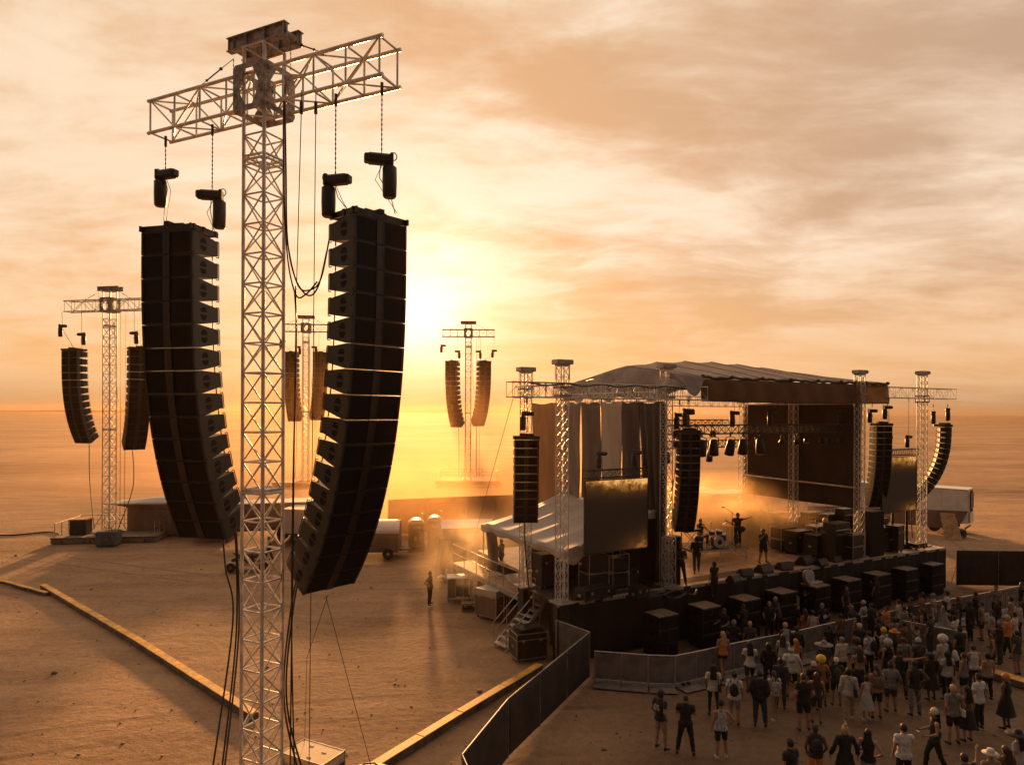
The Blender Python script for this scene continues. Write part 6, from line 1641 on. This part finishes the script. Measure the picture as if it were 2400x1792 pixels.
A(2326, 1520, 'patterned shirt between the two groups at right', (T, 'patterned'), (S, 'black'), ('long', 'brown'), yaw=30, H=1.7, fem=True)
A(2386, 1582, 'grey tee by the right cable ramp', (T, 'dark grey'), (S, 'grey'), ('short', 'black'), yaw=-10, H=1.76)
A(2392, 1500, 'patterned hoodie at the right edge', (L_, 'patterned'), (TR, 'black'), ('short', 'brown'), yaw=0, H=1.74)
A(2026, 1500, 'patterned pale shirt with a pale hood at the barrier', (L_, 'patterned'), (TR, 'grey'), None, ('beanie', 'light grey'), None, 'carry', 8, 1.78)
A(2045, 1506, 'black jacket next to the pale hood', (L_, 'black'), (TR, 'black'), ('short', 'black'), yaw=-6, H=1.78)
A(2080, 1511, 'orange scarf and black clothes at the barrier', (T, 'orange'), (TR, 'black'), ('short', 'black'), pose='carry', yaw=50, H=1.74)
A(2121, 1512, 'camouflage jacket at the barrier beside the orange scarf', (L_, 'camouflage'), (TR, 'black'), ('short', 'brown'), yaw=-10, H=1.76)
A(2138, 1490, 'dark grey jacket tight against the barrier', (L_, 'dark grey'), (TR, 'black'), ('short', 'black'), yaw=0, H=1.8)
A(2164, 1475, 'rust shirt at the barrier with black hair', (T, 'rust'), (TR, 'black'), ('long', 'black'), pose='carry', yaw=15, H=1.78, fem=True)
A(2190, 1478, 'patterned shirt and cap at the barrier', (T, 'patterned'), (S, 'tan'), None, ('cap', 'grey'), None, 'down', 5, 1.78)
A(2222, 1470, 'white tee and wide black hair at the barrier', (T, 'white'), (TR, 'black'), ('bob', 'black'), pose='carry', yaw=-5, H=1.76)
A(2214, 1492, 'white ruffled top behind the patterned cap wearer', (K, 'white'), (SK, 'light grey'), ('long', 'brown'), yaw=-15, H=1.68, fem=True)
A(1998, 1508, 'dark top and grey cap left of the pale hood', (T, 'dark grey'), (TR, 'black'), None, ('cap', 'grey'), None, 'down', 0, 1.72)
A(1889, 1520, 'rust tee at the barrier left part', (T, 'rust'), (TR, 'grey'), ('long', 'brown'), yaw=12, H=1.74, fem=True)
A(1907, 1524, 'pale vest at the barrier left part', (K, 'light grey'), (TR, 'tan'), ('short', 'black'), yaw=-8, H=1.74)
A(1929, 1506, 'black tee with a white back patch at the barrier', (T, 'black'), (TR, 'black'), ('short', 'grey'), pose='hip', yaw=5, H=1.78)
A(1972, 1530, 'brown tee between barrier and cream jacket', (T, 'brown'), (S, 'black'), ('short', 'black'), yaw=0, H=1.7)
A(2112, 1634, 'black tank top with arm stretched out', (K, 'black'), (TR, 'black'), ('short', 'black'), pose='point', yaw=-60, H=1.74)
A(2185, 1640, 'black coat between the tall sleeveless person and pale grey top', (L_, 'black'), (SK, 'black'), ('bob', 'black'), yaw=0, H=1.7, fem=True)
A(2252, 1572, 'black tee before the white sleeveless top', (T, 'black'), (TR, 'black'), ('bun', 'black'), yaw=-20, H=1.78)
A(2262, 1640, 'grey tank top left of the white sleeveless one', (K, 'grey'), (S, 'black'), ('tail', 'brown'), yaw=8, H=1.7, fem=True)
A(2120, 1555, 'brown coat in the thick of the crowd', (L_, 'brown'), (TR, 'black'), ('short', 'black'), yaw=10, H=1.74)
A(2182, 1535, 'dark grey tee beside the inner barrier panel', (T, 'dark grey'), (TR, 'dark grey'), ('short', 'brown'), pose='wave', yaw=-5, H=1.74)
A(2010, 1600, 'grey jacket left of the crossed straps', (L_, 'grey'), (TR, 'black'), ('puff', 'brown'), yaw=15, H=1.68)
A(1948, 1562, 'dark tee halfway between barrier and wide hat', (T, 'black'), (TR, 'dark grey'), ('tail', 'black'), yaw=-14, H=1.7, fem=True)
A(1870, 1570, 'black hoodie right of the pale dress', (L_, 'black'), (TR, 'black'), ('short', 'black'), yaw=0, H=1.74)
A(2330, 1580, 'brown tank top near the right cable ramp', (K, 'brown'), (S, 'black'), ('long', 'brown'), yaw=25, H=1.7, fem=True)
A(2372, 1482, 'tan tee with black hair at the right barrier', (T, 'tan'), (TR, 'black'), ('bob', 'black'), yaw=-8, H=1.7)
A(2240, 1536, 'cream top dancing behind the fluffy white hat', (T, 'cream'), (TR, 'grey'), ('short', 'black'), pose='wave', yaw=-10, H=1.72)
A(2060, 1545, 'black tee directly above the yellow beanie', (T, 'black'), (TR, 'black'), ('short', 'black'), yaw=10, H=1.72)
A(2098, 1540, 'grey jacket squeezed between brown coat and orange scarf', (L_, 'grey'), (TR, 'black'), ('bob', 'brown'), yaw=-10, H=1.7, fem=True)
A(2162, 1520, 'black vest in the knot left of the inner barrier', (K, 'black'), (S, 'black'), ('short', 'black'), pose='phone', yaw=15, H=1.78)
A(2108, 1490, 'cream tee in the front row right part', (T, 'cream'), (TR, 'black'), ('tail', 'black'), yaw=-5, H=1.7, fem=True)
A(2250, 1480, 'dark jacket and ginger bun at the barrier', (L_, 'dark grey'), (TR, 'black'), ('bun', 'ginger'), yaw=12, H=1.72, fem=True)
A(2236, 1502, 'black tee and tan trousers in the second row', (T, 'black'), (TR, 'tan'), ('short', 'brown'), pose='chest', yaw=-8, H=1.76)
A(2064, 1528, 'dark hoodie second row behind the black jacket', (L_, 'dark grey'), (TR, 'dark grey'), ('buzz', 'black'), yaw=6, H=1.74)
A(2012, 1530, 'rust dress second row, long black hair', (K, 'rust'), (SK, 'rust'), ('long', 'black'), yaw=-4, H=1.7, fem=True)
A(2318, 1640, 'tan vest below the right cable ramp start', (K, 'tan'), (TR, 'black'), ('bob', 'black'), yaw=-15, H=1.7, fem=True)
A(1832, 1660, 'navy tee between patterned backpack and white cap', (T, 'navy'), (TR, 'dark grey'), ('short', 'black'), yaw=-4, H=1.76)
A(1868, 1600, 'cream dress behind the white cap', (K, 'cream'), (SK, 'cream'), ('long', 'ginger'), yaw=8, H=1.68, fem=True)
A(2120, 1600, 'grey shirt beside the pale bandana', (T, 'grey'), (TR, 'black'), ('short', 'brown'), yaw=-6, H=1.74)
A(2340, 1490, 'black hoodie beside the lone grey vest', (L_, 'black'), (TR, 'black'), ('tail', 'black'), yaw=20, H=1.7, fem=True)
A(2380, 1530, 'cream shirt at the right edge behind the orange jacket', (T, 'cream'), (TR, 'black'), ('short', 'black'), yaw=-12, H=1.76)
for i, (x, y, what, top, bot, hair, hat, bag, pose, yaw, H, k) in enumerate(V):
    p = at(x, y, 0)
    face = math.degrees(math.atan2(-(12.0 - p.x), 34 - p.y)) * .75 + (yaw or 0)
    hat2 = hat
    r = person('person in ' + what if not what.startswith(('large fluffy', 'wide grey', 'white bonnet', 'pale bandana')) else 'person wearing ' + what, p, face, pose, top, bot, hair, hat2, H, group=AG, bag=bag, skin='skin_dark' if i % 5 == 3 else 'skin', **k)
# big white print on the first black tee
def text_mesh(s, size, m, depth=.002):
    cu = bpy.data.curves.new('txt', 'FONT'); cu.body = s; cu.size = size; cu.align_x = 'CENTER'; cu.align_y = 'CENTER'; cu.extrude = depth
    o = bpy.data.objects.new('txt', cu); COL.objects.link(o)
    me = bpy.data.meshes.new_from_object(o.evaluated_get(bpy.context.evaluated_depsgraph_get())); bpy.data.objects.remove(o); me.materials.clear(); me.materials.append(m); return me
aud = [o for o in COL.objects if o.get('category') == 'person']
def find(s): return next(o for o in aud if s in o['label'])
o_ = obj('back_print', text_mesh('0S', .24, cm('white')), find('big white back print'), (0, -.158, 1.27)); o_.rotation_euler = (R(90), 0, 0)
o_ = obj('back_print', text_mesh('xxx', .13, cm('black')), find('white printed tee'), (0, -.157, 1.27)); o_.rotation_euler = (R(90), 0, 0)
o_ = obj('back_print', text_mesh('x', .12, cm('grey')), find('clean white tee'), (0, -.157, 1.30)); o_.rotation_euler = (R(90), 0, 0)
m_ = MB(); m_.box((0, -.155, 1.2), (.22, .01, .14)); m_.build('back_patch', cm('white'), find('white back patch'))
ph = thing('phone', 'phone held out by the person with cream hat', 'phone', find('cream hat holding').location + Vector((-.38, .18, 1.13)), 0); m_ = MB(); m_.box((0, 0, 0), (.075, .16, .012), bev=.004); m_.build('phone_body', M['black'], ph); m_ = MB(); m_.box((0, 0, .008), (.066, .14, .003)); m_.build('screen', M['glass'], ph)
# crew in the pit between barrier and subwoofers
CG = 'crew working between barrier and stage'
for i, (x, y, lab, pose, yaw, top, hair, hat) in enumerate([
    (1745, 1508, 'person in black leaning on the third subwoofer stack', 'chest', 30, (T, 'black'), ('short', 'brown'), None),
    (1700, 1520, 'person in black with camera before the second subwoofer stack', 'carry', 120, (T, 'black'), ('bob', 'black'), None),
    (1819, 1487, 'person in black with blond hair in the pit', 'phone', 200, (T, 'black'), ('short', 'blonde'), None),
    (1805, 1500, 'person in black crouching by the pit barrier', 'carry', 160, (T, 'black'), ('short', 'grey'), None),
    (1984, 1456, 'person in black with a pale stripe standing tall in the pit', 'down', -150, (T, 'black'), ('cap', 'black'), None),
    (1898, 1452, 'person in dark clothes photographing before the sixth stack', 'phone', 170, (T, 'dark grey'), ('short', 'brown'), None),
    (2056, 1430, 'person in black at the seventh subwoofer stack', 'phone', 30, (T, 'black'), ('short', 'brown'), None),
    (1868, 1468, 'person in grey kneeling behind the pit barrier', 'carry', 90, (T, 'grey'), ('bun', 'black'), None)]):
    if hair[0] == 'cap': hair = ('short', 'black')
    person(lab, at(x, y, 0), yaw, pose, top, (TR, 'black'), hair, hat, 1.76, group=CG)
person('person with a camera at the lip of the stage', at(1676, 1400, 1.75), 20, 'phone', ('tee', 'black'), ('trousers', 'black'), ('bob', 'black'), H=1.1 * 1.5, group=CG)
# a big brass coloured work lamp on the fifth stack
pt = p0s.lerp(p1s, .5)
t = thing('folded_fan', 'round silver fan lying on the fifth subwoofer stack', 'fan', (pt.x - .35, pt.y - .05, 1.76), ANG)
m_ = MB(); m_.lathe([(.34, -.1), (.36, 0), (.34, .1)], 22, (0, 0, .37), Matrix.Rotation(R(80), 3, 'X')); m_.build('drum', M['alu_dull'], t)
m_ = MB()
for r in (.1, .2, .3): m_.tube([(r * math.cos(a), -.1, .37 + r * math.sin(a)) for a in np.linspace(0, 2 * math.pi, 17)], .008, 4)
m_.build('guard', M['alu'], t); m_ = MB(); m_.box((.4, 0, .03), (1.0, .3, .05)); m_.build('foot', M['alu'], t)
# shoes left by the barrier
p = at(1610, 1605, 0)
t = thing('pair_of_shoes', 'pair of dark shoes left on the barrier foot plate', 'shoes', p, .4)
for dx in (-.12, .12):
    m_ = MB(); m_.ball((dx, 0, .06), (.05, .14, .05), 10, 6); m_.ball((dx, -.06, .09), (.045, .06, .05), 10, 6); m_.build('shoe', M['black'], t)

# ------------------------------------------------------------------ stage smoke and dusty air
def vol(name, dens, col, aniso, label, center=None, rad=None, box=None, wisp=.5):
    m = bpy.data.materials.new(name); m.use_nodes = True; nt_ = m.node_tree; nt_.nodes.clear()
    v = nt_.nodes.new('ShaderNodeVolumePrincipled'); v.inputs['Density'].default_value = dens; v.inputs['Color'].default_value = (*col, 1); v.inputs['Anisotropy'].default_value = aniso
    if center is not None:                                  # thins out towards its edge, in wisps
        g = NG(nt_); co = g.n('ShaderNodeNewGeometry').outputs['Position']
        q = g.vmath('DIVIDE', g.vmath('SUBTRACT', co, tuple(center)), tuple(rad)); l = g.vmath('LENGTH', q)
        nz = g.noise(co, wisp, 4, .6, .4)
        d = g.math('MULTIPLY', g.smooth(l, 1.0, .15), g.math('ADD', .15, g.math('MULTIPLY', g.smooth(nz, .38, .66), 1.9)))
        g.put(v.inputs['Density'], g.math('MULTIPLY', d, dens))
    o = nt_.nodes.new('ShaderNodeOutputMaterial'); nt_.links.new(v.outputs[0], o.inputs['Volume'])
    mb = MB()
    if box: (x0, y0, z0), (x1, y1, z1) = box; mb.box(((x0 + x1) / 2, (y0 + y1) / 2, (z0 + z1) / 2), (x1 - x0, y1 - y0, z1 - z0))
    else: mb.ball(center, rad, 28, 18)
    return tag(mb.build(name, m), label, None, None, 'stuff')
SMK = True
if SMK:
    c = deck_at(1730, 1262); vol('smoke', .40, (1, .76, .48), .72, 'glowing smoke drifting over the back of the stage', (c.x, c.y, DZ + 1.1), (3.2, 2.6, 1.9))
    c = deck_at(1800, 1262); vol('smoke', .22, (1, .85, .68), .72, 'smoke plume behind the singer', (c.x, c.y, DZ + .9), (1.5, 1.4, 1.6))
    c = deck_at(1725, 1285); vol('smoke', .40, (1, .66, .34), .62, 'broad thin smoke filling the stage opening', (c.x - .8, c.y + 3.0, DZ + 1.0), (7.5, 6.5, 3.6))
    vol('smoke', .08, (1, .8, .55), .7, 'thin smoke under the white wing tent', (-.6, 38.5, 2.2), (6.0, 7.0, 3.2))
vol('dust_cloud', .0112, (.46, .27, .135), .68, 'golden dust hanging round the far towers', (-17, 88, 2.0), (56, 40, 16), wisp=.06)
vol('dust_cloud', .075, (.70, .42, .20), .68, 'low golden dust drifting behind the stage', (0, 58, 0.5), (24, 17, 8), wisp=.15)
vol('haze', HAZE, (.40, .25, .13), .66, 'warm dusty air', box=((-3100, -3100, -4.0), (3100, 3200, 26)))
